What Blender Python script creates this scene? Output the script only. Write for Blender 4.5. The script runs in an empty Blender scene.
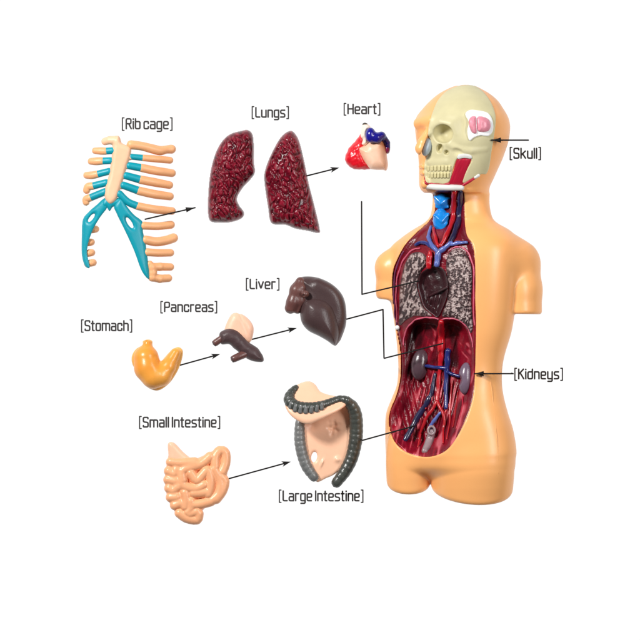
import bpy, math
import numpy as np

# ------------------------------------------------------------------ camera, world, lamps
S = 0.001                      # one model unit = 1 mm
BASE_Y = 506.0                 # model row that lies at world height 0
sc = bpy.context.scene
cam_d = bpy.data.cameras.new('camera')
cam = bpy.data.objects.new('camera', cam_d)
sc.collection.objects.link(cam)
CAM_D = 12.0
cam.location = (0.0, -CAM_D, (BASE_Y - 320) * S)
cam.rotation_euler = (math.radians(90), 0, 0)
cam_d.sensor_width = 36
cam_d.lens = 36 * CAM_D / 0.640
cam_d.clip_start = 0.1
cam_d.clip_end = 50
sc.camera = cam

w = bpy.data.worlds.new('World')
sc.world = w
w.use_nodes = True
w.node_tree.nodes['Background'].inputs[0].default_value = (1, 1, 1, 1)
w.node_tree.nodes['Background'].inputs[1].default_value = 0.06

sc.view_settings.view_transform = 'Standard'
sc.view_settings.look = 'None'
sc.view_settings.exposure = 0.0
sc.view_settings.gamma = 1.0


def lamp(name, loc, target, size, size_y, power, col=(1, 1, 1)):
    from mathutils import Vector
    d = bpy.data.lights.new(name, 'AREA')
    d.shape = 'RECTANGLE'
    d.size, d.size_y, d.energy, d.color = size, size_y, power, col
    o = bpy.data.objects.new(name, d)
    sc.collection.objects.link(o)
    o.location = loc
    o.rotation_euler = (Vector(target) - Vector(loc)).to_track_quat('-Z', 'Y').to_euler()
    return o


lamp('key_softbox', (-1.0, -1.25, 1.05), (0.0, 0, 0.2), 0.28, 0.28, 36.0, (1, 0.985, 0.96))
lamp('fill_softbox', (0.95, -1.35, 0.55), (0.08, 0, 0.2), 0.22, 0.9, 15.5)

rng = np.random.RandomState(7)

# ------------------------------------------------------------------ numeric helpers


def smooth(a, b, x):
    t = np.clip((x - a) / (b - a), 0, 1)
    return t * t * (3 - 2 * t)


def smin(a, b, k):
    h = np.clip(0.5 + 0.5 * (b - a) / k, 0, 1)
    return b + (a - b) * h - k * h * (1 - h)


def smax(a, b, k):
    return -smin(-a, -b, k)


def spline(pts, n=6, closed=False):
    """Catmull-Rom through the points (any dimension)."""
    P = np.array(pts, float)
    m = len(P)
    out = []
    segs = m if closed else m - 1
    for i in range(segs):
        if closed:
            p0, p1, p2, p3 = P[(i - 1) % m], P[i], P[(i + 1) % m], P[(i + 2) % m]
        else:
            p0, p1, p2, p3 = P[max(i - 1, 0)], P[i], P[i + 1], P[min(i + 2, m - 1)]
        for t in np.arange(n) / n:
            out.append(0.5 * ((2 * p1) + (-p0 + p2) * t + (2 * p0 - 5 * p1 + 4 * p2 - p3) * t * t
                              + (-p0 + 3 * p1 - 3 * p2 + p3) * t ** 3))
    if not closed:
        out.append(P[-1])
    return np.array(out)


def poly_sd(X, Y, poly):
    """signed distance to a closed polygon, positive INSIDE."""
    sh = X.shape
    x, y = X.ravel(), Y.ravel()
    best = np.full(x.shape, 1e18)
    inside = np.zeros(x.shape, bool)
    n = len(poly)
    for i in range(n):
        ax, ay = poly[i]
        bx, by = poly[(i + 1) % n]
        ex, ey = bx - ax, by - ay
        L = ex * ex + ey * ey + 1e-12
        t = np.clip(((x - ax) * ex + (y - ay) * ey) / L, 0, 1)
        best = np.minimum(best, (x - ax - t * ex) ** 2 + (y - ay - t * ey) ** 2)
        if ay != by:
            c = ((ay > y) != (by > y)) & (x < ex * (y - ay) / (by - ay) + ax)
            inside ^= c
    d = np.sqrt(best)
    return np.where(inside, d, -d).reshape(sh)


def line_d(X, Y, pts):
    best = np.full(X.shape, 1e18)
    for i in range(len(pts) - 1):
        ax, ay = pts[i][:2]
        bx, by = pts[i + 1][:2]
        ex, ey = bx - ax, by - ay
        t = np.clip(((X - ax) * ex + (Y - ay) * ey) / (ex * ex + ey * ey + 1e-12), 0, 1)
        best = np.minimum(best, (X - ax - t * ex) ** 2 + (Y - ay - t * ey) ** 2)
    return np.sqrt(best)


def ell(P, c, r, rz=0.0, ry=0.0):
    """ellipsoid; rz turns it in the x-y plane, ry in the x-z plane (degrees)."""
    X, Y, Z = P[0] - c[0], P[1] - c[1], P[2] - c[2]
    if rz:
        a = math.radians(rz)
        X, Y = X * math.cos(a) + Y * math.sin(a), -X * math.sin(a) + Y * math.cos(a)
    if ry:
        a = math.radians(ry)
        X, Z = X * math.cos(a) + Z * math.sin(a), -X * math.sin(a) + Z * math.cos(a)
    k = np.sqrt((X / r[0]) ** 2 + (Y / r[1]) ** 2 + (Z / r[2]) ** 2)
    k2 = np.sqrt((X / r[0] ** 2) ** 2 + (Y / r[1] ** 2) ** 2 + (Z / r[2] ** 2) ** 2) + 1e-9
    return k * (k - 1) / k2


def chain(P, pts, k=0.0, flat=1.0):
    """round-cone chain; pts rows (x, y, z, r); flat squashes z."""
    X, Y, Z = P
    f = None
    for i in range(len(pts) - 1):
        a, b = np.array(pts[i], float), np.array(pts[i + 1], float)
        e = b[:3] - a[:3]
        t = np.clip(((X - a[0]) * e[0] + (Y - a[1]) * e[1] + (Z - a[2]) * e[2]) / (e @ e + 1e-9), 0, 1)
        d = np.sqrt((X - a[0] - t * e[0]) ** 2 + (Y - a[1] - t * e[1]) ** 2
                    + ((Z - a[2] - t * e[2]) / flat) ** 2) - (a[3] + t * (b[3] - a[3]))
        f = d if f is None else (smin(f, d, k) if k else np.minimum(f, d))
    return f


def grid(lo, hi, h):
    ax = [np.arange(lo[i], hi[i] + h, h, dtype=np.float32) for i in range(3)]
    return ax, (ax[0][:, None, None], ax[1][None, :, None], ax[2][None, None, :])


def full(P, f):
    return np.broadcast_to(f, (P[0].shape[0], P[1].shape[1], P[2].shape[2]))


def snet(f, ax):
    """naive surface nets: (verts in model units, quads)"""
    f = np.asarray(f, np.float32)
    f = np.pad(f, 1, constant_values=5.0)
    h = [float(a[1] - a[0]) for a in ax]
    org = np.array([a[0] for a in ax]) - np.array(h)
    neg = f < 0
    n = np.array(f.shape) - 1
    sl = lambda d: tuple(slice(d[i], d[i] + n[i]) for i in range(3))
    corners = [(i, j, k) for i in (0, 1) for j in (0, 1) for k in (0, 1)]
    cnt = np.zeros(n, np.int8)
    for c in corners:
        cnt += neg[sl(c)]
    act = np.argwhere((cnt > 0) & (cnt < 8))
    idx = -np.ones(n, np.int64)
    idx[tuple(act.T)] = np.arange(len(act))
    vals = {c: f[tuple((act + c).T)] for c in corners}
    pos = np.zeros((len(act), 3))
    num = np.zeros(len(act))
    for a in corners:
        for d in range(3):
            if a[d] == 0:
                b = list(a)
                b[d] = 1
                b = tuple(b)
                va, vb = vals[a], vals[b]
                m = (va < 0) != (vb < 0)
                t = np.where(m, va / np.where(m, va - vb, 1), 0)
                p = np.tile(np.array(a, float), (len(act), 1))
                p[:, d] = t
                pos += p * m[:, None]
                num += m
    V = (act + pos / num[:, None]) * np.array(h) + org
    Q = []
    for d in range(3):
        s1 = [slice(None)] * 3
        s2 = [slice(None)] * 3
        s1[d] = slice(0, -1)
        s2[d] = slice(1, None)
        A, B = neg[tuple(s1)], neg[tuple(s2)]
        for flip in (False, True):
            E = np.argwhere((A & ~B) if not flip else (~A & B))
            u, v = (d + 1) % 3, (d + 2) % 3
            du = np.zeros(3, int)
            dv = np.zeros(3, int)
            du[u] = 1
            dv[v] = 1
            ok = (E[:, u] > 0) & (E[:, v] > 0) & (E[:, u] < n[u]) & (E[:, v] < n[v])
            E = E[ok]
            q = np.stack([idx[tuple((E - du - dv).T)], idx[tuple((E - dv).T)], idx[tuple(E.T)],
                          idx[tuple((E - du).T)]], 1)
            Q.append(q if flip else q[:, ::-1])      # the model frame is mirrored on the way to the world
    return V, np.concatenate(Q)


def relax(V, Q, it=2, lam=0.5):
    if it == 0:
        return V
    E = np.concatenate([Q[:, [0, 1]], Q[:, [1, 2]], Q[:, [2, 3]], Q[:, [3, 0]]])
    deg = np.bincount(E[:, 0], minlength=len(V)) + np.bincount(E[:, 1], minlength=len(V))
    for k in range(it):
        for l in (lam, -lam * 0.9):
            A = np.stack([np.bincount(E[:, 0], V[E[:, 1], c], len(V)) + np.bincount(E[:, 1], V[E[:, 0], c], len(V))
                          for c in range(3)], 1) / np.maximum(deg, 1)[:, None]
            V = V + l * (A - V)
    return V


def to_world(V):
    V = np.asarray(V, float)
    return np.stack([(V[:, 0] - 320) * S, -V[:, 2] * S, (BASE_Y - V[:, 1]) * S], 1)


def make(name, V, F, mat, parent=None, attr=None, base=None):
    """model-frame mesh -> one Blender mesh object, as a child or with its origin at base."""
    W = to_world(V)
    if parent is not None:
        org = np.array(parent['_org'])
    elif base is not None:
        org = to_world([base])[0]
    else:
        org = np.zeros(3)
    me = bpy.data.meshes.new(name)
    F = [tuple(int(i) for i in q) for q in F] if not isinstance(F, np.ndarray) else F.tolist()
    me.from_pydata((W - org).tolist(), [], F)
    me.polygons.foreach_set('use_smooth', [True] * len(me.polygons))
    if attr is not None:
        a = me.attributes.new('paint', 'FLOAT', 'POINT')
        a.data.foreach_set('value', np.asarray(attr, np.float32))
    me.update()
    me.materials.append(mat)
    o = bpy.data.objects.new(name, me)
    sc.collection.objects.link(o)
    if parent is not None:
        o.parent = parent
        # for a sub-part the parent's own origin is already at '_org'
    else:
        o.location = org
    o['_org'] = list(org)
    return o


def thing(name, label, cat, base, group=None):
    o = bpy.data.objects.new(name, None)
    o.empty_display_size = 0.01
    sc.collection.objects.link(o)
    W = to_world([base])[0]
    o.location = W
    o['_org'] = list(W)
    tag(o, label, cat, group)
    return o


def tag(o, label, cat, group=None):
    o['label'] = label
    o['category'] = cat
    if group:
        o['group'] = group


def sdf_part(name, fn, lo, hi, h, mat, parent=None, it=2, base=None, attr=None):
    ax, P = grid(lo, hi, h)
    V, Q = snet(full(P, fn(P)), ax)
    V = relax(V, Q, it)
    return make(name, V, Q, mat, parent, attr(V) if attr else None, base)


def pad(name, poly, top, thick, mat, parent=None, h=0.6, base=None, attr=None, sd=None, box=None):
    """closed sheet over an outline: top(X, Y, d) gives its front, 'thick' its depth."""
    if poly is not None:
        poly = np.array(poly)
        lo, hi = poly.min(0) - 2 * h, poly.max(0) + 2 * h
    else:
        lo, hi = box
    xs, ys = np.arange(lo[0], hi[0], h), np.arange(lo[1], hi[1], h)
    X, Y = np.meshgrid(xs, ys, indexing='ij')
    sdf = sd if sd else (lambda x, y: poly_sd(x, y, poly))
    D = sdf(X, Y)
    cd = 0.25 * (D[:-1, :-1] + D[1:, :-1] + D[:-1, 1:] + D[1:, 1:])
    keep = cd > 0
    vid = np.zeros(D.shape, bool)
    for a in (0, 1):
        for b in (0, 1):
            vid[a:a + keep.shape[0], b:b + keep.shape[1]] |= keep
    allk = np.ones(D.shape, int) * 0
    for a in (0, 1):
        for b in (0, 1):
            allk[a:a + keep.shape[0], b:b + keep.shape[1]] += keep
    bd = vid & (allk < 4)
    gx, gy = np.gradient(D, h)
    gn = np.maximum(np.sqrt(gx ** 2 + gy ** 2), 0.3)
    mv = np.clip(D, -1.2 * h, 1.2 * h)
    X = np.where(bd, X - mv * gx / gn, X)
    Y = np.where(bd, Y - mv * gy / gn, Y)
    D = np.where(bd, 0.0, np.maximum(D, 0))
    idx = -np.ones(D.shape, int)
    idx[vid] = np.arange(vid.sum())
    x, y, d = X[vid], Y[vid], D[vid]
    z = top(x, y, d)
    tk = thick(x, y, d) if callable(thick) else thick
    n = len(x)
    V = np.concatenate([np.stack([x, y, z], 1), np.stack([x, y, z - tk], 1)])
    c = np.argwhere(keep)
    i, j = c[:, 0], c[:, 1]
    q = np.stack([idx[i, j], idx[i, j + 1], idx[i + 1, j + 1], idx[i + 1, j]], 1)
    F = [q, q[:, ::-1] + n]
    kp = np.pad(keep, 1)
    for di, dj, a, b in ((-1, 0, (0, 0), (0, 1)), (1, 0, (1, 1), (1, 0)), (0, -1, (1, 0), (0, 0)), (0, 1, (0, 1), (1, 1))):
        m = keep & ~kp[1 + di:1 + di + keep.shape[0], 1 + dj:1 + dj + keep.shape[1]]
        e = np.argwhere(m)
        v0 = idx[e[:, 0] + a[0], e[:, 1] + a[1]]
        v1 = idx[e[:, 0] + b[0], e[:, 1] + b[1]]
        F.append(np.stack([v1, v0, v0 + n, v1 + n], 1))
    at = None
    if attr:
        av = attr(x, y, d)
        at = np.concatenate([av, av])
    return make(name, V, np.concatenate(F), mat, parent, at, base)


def tube_mesh(pts, sides=12, n=5, flat=1.0, smooth_path=True):
    """pts rows (x, y, z, r)"""
    P = spline(pts, n) if smooth_path else np.array(pts, float)
    C, R = P[:, :3], np.maximum(P[:, 3], 0.05)
    T = np.gradient(C, axis=0)
    T /= np.linalg.norm(T, axis=1)[:, None] + 1e-9
    up = np.array([0, 0, 1.0]) if abs(T[0][2]) < 0.9 else np.array([1.0, 0, 0])
    V, F = [], []
    N = up - T[0] * (up @ T[0])
    N /= np.linalg.norm(N)
    # rounded ends
    rings = []
    m = len(C)
    for i in range(m):
        N = N - T[i] * (N @ T[i])
        N /= np.linalg.norm(N) + 1e-9
        B = np.cross(T[i], N)
        if i == 0:
            for a in (1.0, 0.75, 0.4):
                s = math.sqrt(1 - a * a)
                rings.append((C[i] - T[i] * R[i] * a, N, B, R[i] * max(s, 0.02)))
        rings.append((C[i], N, B, R[i]))
        if i == m - 1:
            for a in (0.4, 0.75, 1.0):
                s = math.sqrt(1 - a * a)
                rings.append((C[i] + T[i] * R[i] * a, N, B, R[i] * max(s, 0.02)))
    for c, N, B, r in rings:
        for k in range(sides):
            t = 2 * math.pi * k / sides
            V.append(c + r * (math.cos(t) * N * flat + math.sin(t) * B))
    m = len(rings)
    for i in range(m - 1):
        for k in range(sides):
            a, b = i * sides + k, i * sides + (k + 1) % sides
            F.append((a, a + sides, b + sides, b))
    F.append(tuple(range(sides)))
    F.append(tuple(range((m - 1) * sides, m * sides))[::-1])
    return np.array(V), F


def merge(parts):
    V, F, o = [], [], 0
    for v, f in parts:
        V.append(np.asarray(v))
        F += [tuple(i + o for i in q) for q in f]
        o += len(v)
    return np.concatenate(V), F


def tube(name, pts, mat, parent, sides=12, n=5, flat=1.0, wob=0.0):
    if wob:
        P = spline(pts, n)
        t = np.arange(len(P)) * (3.0 / n)
        ph = rng.rand(4) * 6.3
        P[:, 3] *= 1 + wob * (np.sin(t * 2.1 + ph[0]) + 0.7 * np.sin(t * 4.7 + ph[1]))
        P[:, 0] += 2.2 * wob * np.sin(t * 1.7 + ph[2])
        P[:, 1] += 1.2 * wob * np.sin(t * 2.3 + ph[3])
        V, F = tube_mesh(P, sides, 1, flat, smooth_path=False)
    else:
        V, F = tube_mesh(pts, sides, n, flat)
    return make(name, V, F, mat, parent)


def worley(x, y, cell, seed, sx=1.0, sy=1.0, rot=0.0, warp=0.0):
    """F1, F2 of jittered cells, over the flat arrays x, y"""
    a = math.radians(rot)
    u = (x * math.cos(a) + y * math.sin(a)) / (cell * sx)
    v = (-x * math.sin(a) + y * math.cos(a)) / (cell * sy)
    if warp:
        u, v = u + warp * np.sin(v * 1.3 + seed) + 0.5 * warp * np.sin(v * 2.9 + u), v + warp * np.sin(u * 1.7 + 2 * seed) + 0.5 * warp * np.sin(u * 3.1 - v)
    iu, iv = np.floor(u).astype(np.int64), np.floor(v).astype(np.int64)
    f1 = np.full(u.shape, 9.0)
    f2 = np.full(u.shape, 9.0)
    for di in (-1, 0, 1):
        for dj in (-1, 0, 1):
            a_, b_ = iu + di, iv + dj
            hsh = (a_ * 73856093) ^ (b_ * 19349663) ^ (seed * 83492791)
            r1 = ((hsh * 1103515245 + 12345) % 65536) / 65536.0
            r2 = ((hsh * 214013 + 2531011) % 65521) / 65521.0
            d = np.sqrt((u - a_ - r1) ** 2 + (v - b_ - r2) ** 2)
            f2 = np.minimum(f2, np.maximum(f1, d))
            f1 = np.minimum(f1, d)
    return f1, f2


def vnoise(x, y, cell, seed):
    u, v = x / cell, y / cell
    iu, iv = np.floor(u).astype(np.int64), np.floor(v).astype(np.int64)
    fu, fv = u - iu, v - iv
    fu, fv = fu * fu * (3 - 2 * fu), fv * fv * (3 - 2 * fv)

    def r(a, b):
        hsh = (a * 73856093) ^ (b * 19349663) ^ (seed * 83492791)
        return ((hsh * 1103515245 + 12345) % 65536) / 65536.0
    return (r(iu, iv) * (1 - fu) + r(iu + 1, iv) * fu) * (1 - fv) + (r(iu, iv + 1) * (1 - fu) + r(iu + 1, iv + 1) * fu) * fv


# ------------------------------------------------------------------ materials
def lin(r, g, b):
    f = lambda c: c / 12.92 if c <= 0.04045 else ((c + 0.055) / 1.055) ** 2.4
    return (f(r / 255), f(g / 255), f(b / 255), 1)


def mat(name, rgb, rough=0.35, spec=0.5, var=0.06, vscale=60, bump=0.15, bscale=900, sss=0.0, paint=None, coat=0.0,
        blotch=None):
    m = bpy.data.materials.new(name)
    m.use_nodes = True
    nt = m.node_tree
    b = nt.nodes['Principled BSDF']
    L = nt.links.new
    tc = nt.nodes.new('ShaderNodeTexCoord')
    nz = nt.nodes.new('ShaderNodeTexNoise')
    nz.inputs['Scale'].default_value = vscale
    nz.inputs['Detail'].default_value = 4
    L(tc.outputs['Object'], nz.inputs['Vector'])
    c = lin(*rgb)
    ramp = nt.nodes.new('ShaderNodeValToRGB')
    ramp.color_ramp.elements[0].position = 0.3
    ramp.color_ramp.elements[1].position = 0.7
    lo = blotch if blotch else rgb
    cl = lin(*lo)
    ramp.color_ramp.elements[0].color = tuple(max(0, x * (1 - var)) for x in cl[:3]) + (1,)
    ramp.color_ramp.elements[1].color = tuple(min(0.95, x * (1 + var)) for x in c[:3]) + (1,)
    L(nz.outputs['Fac'], ramp.inputs['Fac'])
    out = ramp.outputs['Color']
    if paint is not None:
        at = nt.nodes.new('ShaderNodeAttribute')
        at.attribute_name = 'paint'
        r2 = nt.nodes.new('ShaderNodeValToRGB')
        els = r2.color_ramp.elements
        while len(els) < len(paint):
            els.new(0.5)
        for e, (p, col) in zip(els, paint):
            e.position = p
            e.color = lin(*col)
        L(at.outputs['Fac'], r2.inputs['Fac'])
        mx = nt.nodes.new('ShaderNodeMix')
        mx.data_type = 'RGBA'
        mx.blend_type = 'MULTIPLY'
        mx.inputs['Factor'].default_value = 0.25
        L(r2.outputs['Color'], mx.inputs[6])
        L(nz.outputs['Fac'], mx.inputs[7])
        out = mx.outputs[2]
    L(out, b.inputs['Base Color'])
    b.inputs['Roughness'].default_value = rough
    b.inputs['Specular IOR Level'].default_value = spec
    if coat:
        b.inputs['Coat Weight'].default_value = coat
        b.inputs['Coat Roughness'].default_value = 0.12
    if sss:
        b.inputs['Subsurface Weight'].default_value = sss
        b.inputs['Subsurface Radius'].default_value = (1.0, 0.4, 0.15)
        b.inputs['Subsurface Scale'].default_value = 0.004
    if bump:
        n2 = nt.nodes.new('ShaderNodeTexNoise')
        n2.inputs['Scale'].default_value = bscale
        n2.inputs['Detail'].default_value = 3
        L(tc.outputs['Object'], n2.inputs['Vector'])
        bp = nt.nodes.new('ShaderNodeBump')
        bp.inputs['Strength'].default_value = bump
        bp.inputs['Distance'].default_value = 0.0006
        L(n2.outputs['Fac'], bp.inputs['Height'])
        L(bp.outputs['Normal'], b.inputs['Normal'])
    return m


M = {}
M['skin'] = mat('orange_skin_plastic', (250, 177, 110), 0.34, 0.4, 0.03, 18, 0.08, 420, sss=0.0)
M['lining'] = mat('cavity_paint', (120, 12, 30), 0.28, 0.42, bump=0.5, bscale=700, vscale=120,
                  paint=[(0.0, (58, 10, 18)), (0.38, (110, 7, 28)), (0.7, (158, 12, 38)), (1.0, (214, 98, 110))])
M['sponge'] = mat('lung_tissue_paint', (190, 170, 170), 0.45, 0.5, bump=0.3,
                  paint=[(0.0, (58, 40, 42)), (0.35, (112, 88, 88)), (0.65, (158, 136, 134)), (1.0, (196, 178, 174))])
M['recess'] = mat('dark_heart_recess', (52, 20, 26), 0.35, 0.6, 0.3, 150, 0.6, 500)
M['skull'] = mat('cream_bone_plastic', (204, 196, 155), 0.42, 0.3, 0.05, 60, 0.12, 500)
M['tooth'] = mat('tooth_plastic', (208, 198, 150), 0.35, 0.45, 0.05, 90, 0.1)
M['white'] = mat('white_paint', (240, 240, 240), 0.35, 0.45, 0.02)
M['greywhite'] = mat('grey_white_paint', (214, 214, 210), 0.35, 0.45, 0.04)
M['nasal'] = mat('pale_blue_grey_paint', (170, 182, 190), 0.35, 0.45, 0.05)
M['brain'] = mat('pink_brain_paint', (222, 140, 156), 0.38, 0.45, 0.12, 200, 0.3, 500)
M['muscle'] = mat('crimson_paint', (172, 18, 48), 0.4, 0.4, 0.08)
M['red'] = mat('bright_red_paint', (178, 16, 30), 0.28, 0.55, 0.08)
M['artery'] = mat('artery_red_paint', (172, 24, 34), 0.25, 0.6, 0.1)
M['vein'] = mat('vein_blue_paint', (32, 42, 108), 0.25, 0.6, 0.15, 120)
M['navy'] = mat('dark_navy_paint', (34, 32, 66), 0.25, 0.6, 0.2, 120)
M['palevein'] = mat('pale_blue_vein_paint', (84, 100, 168), 0.28, 0.6, 0.15, 120)
M['larynx'] = mat('bright_blue_paint', (20, 130, 214), 0.2, 0.6, 0.12, 150, 0.3, 400)
M['kidney'] = mat('grey_brown_kidney_paint', (78, 58, 66), 0.25, 0.65, 0.15, 100)
M['kidney2'] = mat('grey_mauve_kidney_paint', (112, 94, 112), 0.25, 0.65, 0.15, 100)
M['pinkline'] = mat('pink_membrane_paint', (196, 84, 108), 0.35, 0.5, 0.15, 120)
M['purpleline'] = mat('purple_membrane_paint', (110, 50, 84), 0.35, 0.5, 0.15, 120)
M['rect'] = mat('grey_pink_paint', (150, 130, 134), 0.3, 0.6, 0.15, 120)
M['teal'] = mat('teal_cartilage_paint', (10, 150, 168), 0.4, 0.4, 0.06)
M['bone'] = mat('peach_bone_plastic', (236, 172, 122), 0.4, 0.4, 0.05, 80, 0.15, 500)
M['sternum'] = mat('pale_peach_bone_plastic', (240, 192, 156), 0.42, 0.4, 0.04, 80, 0.15, 500)
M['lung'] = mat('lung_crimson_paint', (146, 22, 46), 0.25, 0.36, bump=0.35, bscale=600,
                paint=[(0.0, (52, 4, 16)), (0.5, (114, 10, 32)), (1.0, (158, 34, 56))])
M['heart_red'] = mat('heart_red_paint', (214, 20, 38), 0.28, 0.55, 0.1, 200, 0.4, 300)
M['heart_blue'] = mat('heart_blue_paint', (26, 24, 136), 0.2, 0.6, 0.1)
M['purple'] = mat('heart_purple_paint', (130, 24, 84), 0.25, 0.55, 0.2)
M['heart_peach'] = mat('heart_peach_paint', (250, 212, 188), 0.35, 0.45, 0.03, 60, 0.1, blotch=(246, 190, 156))
M['heart_white'] = mat('heart_ivory_paint', (246, 228, 212), 0.35, 0.45, 0.03)
M['hole'] = mat('dark_opening_paint', (70, 62, 54), 0.5, 0.3)
M['stomach'] = mat('amber_stomach_plastic', (242, 172, 78), 0.28, 0.45, 0.04, 26, 0.1, 500, blotch=(232, 144, 50))
M['stomach_edge'] = mat('pale_amber_plastic', (240, 176, 92), 0.35, 0.45, 0.04)
M['liver'] = mat('dark_brown_liver_plastic', (70, 53, 54), 0.36, 0.4, 0.08, 50, 0.25, 700)
M['liver2'] = mat('reddish_brown_liver_plastic', (100, 64, 60), 0.36, 0.55, 0.14, 70, 0.25, 700)
M['pancreas'] = mat('dark_pancreas_plastic', (74, 56, 58), 0.45, 0.45, 0.12, 120, 0.6, 400)
M['duod'] = mat('pale_peach_plastic', (242, 192, 164), 0.4, 0.4, 0.04, 60, 0.15, 500)
M['gut'] = mat('peach_intestine_plastic', (247, 176, 130), 0.34, 0.45, 0.05, 80, 0.2, 500)
M['mesentery'] = mat('pale_mesentery_plastic', (247, 196, 164), 0.36, 0.45, 0.03, 60, 0.12, 500)
M['colon'] = mat('charcoal_green_colon_paint', (66, 70, 66), 0.3, 0.65, 0.2, 200, 0.5, 500)
M['colon2'] = mat('mid_grey_colon_paint', (112, 114, 114), 0.35, 0.55, 0.15, 200, 0.5, 500)
M['ink'] = mat('dark_grey_ink', (60, 58, 58), 0.7, 0.1, 0.05, bump=0)
M['wire'] = mat('black_enamelled_wire', (26, 24, 24), 0.6, 0.15, 0.05, bump=0)

# plain white panel; glow added so that no shadows show on it
mp = bpy.data.materials.new('glowing_white_backdrop')
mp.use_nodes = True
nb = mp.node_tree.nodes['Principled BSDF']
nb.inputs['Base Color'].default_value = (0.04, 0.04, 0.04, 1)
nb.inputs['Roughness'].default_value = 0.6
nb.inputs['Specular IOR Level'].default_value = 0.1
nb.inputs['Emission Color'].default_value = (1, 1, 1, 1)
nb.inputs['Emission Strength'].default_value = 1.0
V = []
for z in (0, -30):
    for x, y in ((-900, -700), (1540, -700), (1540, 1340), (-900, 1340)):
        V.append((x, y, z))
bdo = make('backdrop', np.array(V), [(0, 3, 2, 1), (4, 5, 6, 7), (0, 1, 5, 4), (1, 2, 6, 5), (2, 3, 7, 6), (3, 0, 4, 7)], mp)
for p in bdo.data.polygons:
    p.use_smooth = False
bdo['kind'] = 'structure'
bdo['label'] = 'plain white panel behind every piece, with added glow to hide shadows'

# ------------------------------------------------------------------ torso body
YAW = math.radians(35)


def loft(P, rows, yaw, ratio, cz, k=2.0):
    rows = np.array(rows, float)
    yy = P[1][0, :, 0]
    y0, y1 = rows[0, 0], rows[-1, 0]
    yc = np.clip(yy, y0, y1)
    R = spline(rows, 8)
    xl = np.interp(yc, R[:, 0], R[:, 1])[None, :, None]
    xr = np.interp(yc, R[:, 0], R[:, 2])[None, :, None]
    czz = (np.interp(yc, R[:, 0], R[:, 3])[None, :, None]) if rows.shape[1] > 3 else cz
    e = (xr - xl) / 2
    W = e / math.sqrt(math.cos(yaw) ** 2 + ratio ** 2 * math.sin(yaw) ** 2)
    T = W * ratio
    X, Z = P[0] - (xl + xr) / 2, P[2] - czz
    u = X * math.cos(yaw) + Z * math.sin(yaw)
    v = -X * math.sin(yaw) + Z * math.cos(yaw)
    q = np.sqrt((u / W) ** 2 + (v / T) ** 2) + 1e-6
    g = np.sqrt((u / W ** 2) ** 2 + (v / T ** 2) ** 2) + 1e-6
    f = q * (q - 1) / g
    Y = P[1]
    return np.maximum(f, np.maximum(y0 - Y, Y - y1))


TRUNK = [(196, 434, 487, 56), (205, 433.5, 487, 56), (215, 431, 489.5, 56), (223, 424, 495, 57), (231, 411, 506, 58),
         (240, 399, 514, 58), (250, 392.5, 517, 58), (262, 389.5, 517, 58), (280, 389, 516, 58), (300, 390.5, 514.5, 58),
         (316, 393, 513, 58), (333, 395.5, 510, 58), (355, 397.5, 503.5, 58), (370, 398, 501, 58), (385, 396.5, 501, 58),
         (398, 391.5, 503, 58), (413, 386, 507, 58), (430, 385, 512, 58), (450, 385.5, 514.6, 58), (458, 386.5, 512.6, 58),
         (468, 390, 509.5, 57), (476, 400, 499, 52), (483, 414, 484, 43)]
HEAD = [(86, 463, 467, 60), (87, 455, 474, 60), (90, 447, 480.5, 60), (95, 438, 489, 61), (102, 429.5, 497, 62), (110, 422, 502.5, 62),
        (118, 416, 507, 62), (126, 414.5, 509, 62), (134, 415, 508.8, 62), (142, 416, 507.5, 62), (150, 417, 505, 62), (160, 418, 501.5, 62),
        (170, 418.5, 497, 62), (180, 418.5, 492.5, 61), (187, 419, 489, 60), (191, 421, 487.5, 60), (193.5, 424, 486, 60)]


def head_f(P):
    f = loft(P, HEAD, math.radians(45), 0.9, 60)
    f = smin(f, chain(P, [(430, 122.0, 90.5, 3), (423, 123, 83.5, 3.2), (417.0, 124.6, 74.5, 3.4)]), 9)      # brow
    f = smax(f, -ell(P, (418.0, 133, 89), (5.5, 3.8, 8)), 5)                                           # eye hollow
    nose = chain(P, [(426, 135, 93.5, 3.4), (423, 144, 93.5, 6.0), (421.6, 149.5, 93, 7.4)], 2)
    nose = smax(nose, (P[0] - (426.8 - 0.38 * (P[1] - 137))) * 0.93, 0.8)
    f = smin(f, nose, 7)
    f = smin(f, chain(P, [(423.2, 167.6, 81, 2.8), (420.6, 167.8, 74, 2.6)]), 1.6)                        # lips
    f = smin(f, chain(P, [(423.8, 173.6, 80, 2.8), (421.2, 173.8, 73, 2.6)]), 1.6)
    f = smin(f, ell(P, (423.8, 185, 82), (4.2, 5, 6)), 4)                                            # chin
    return f


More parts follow.
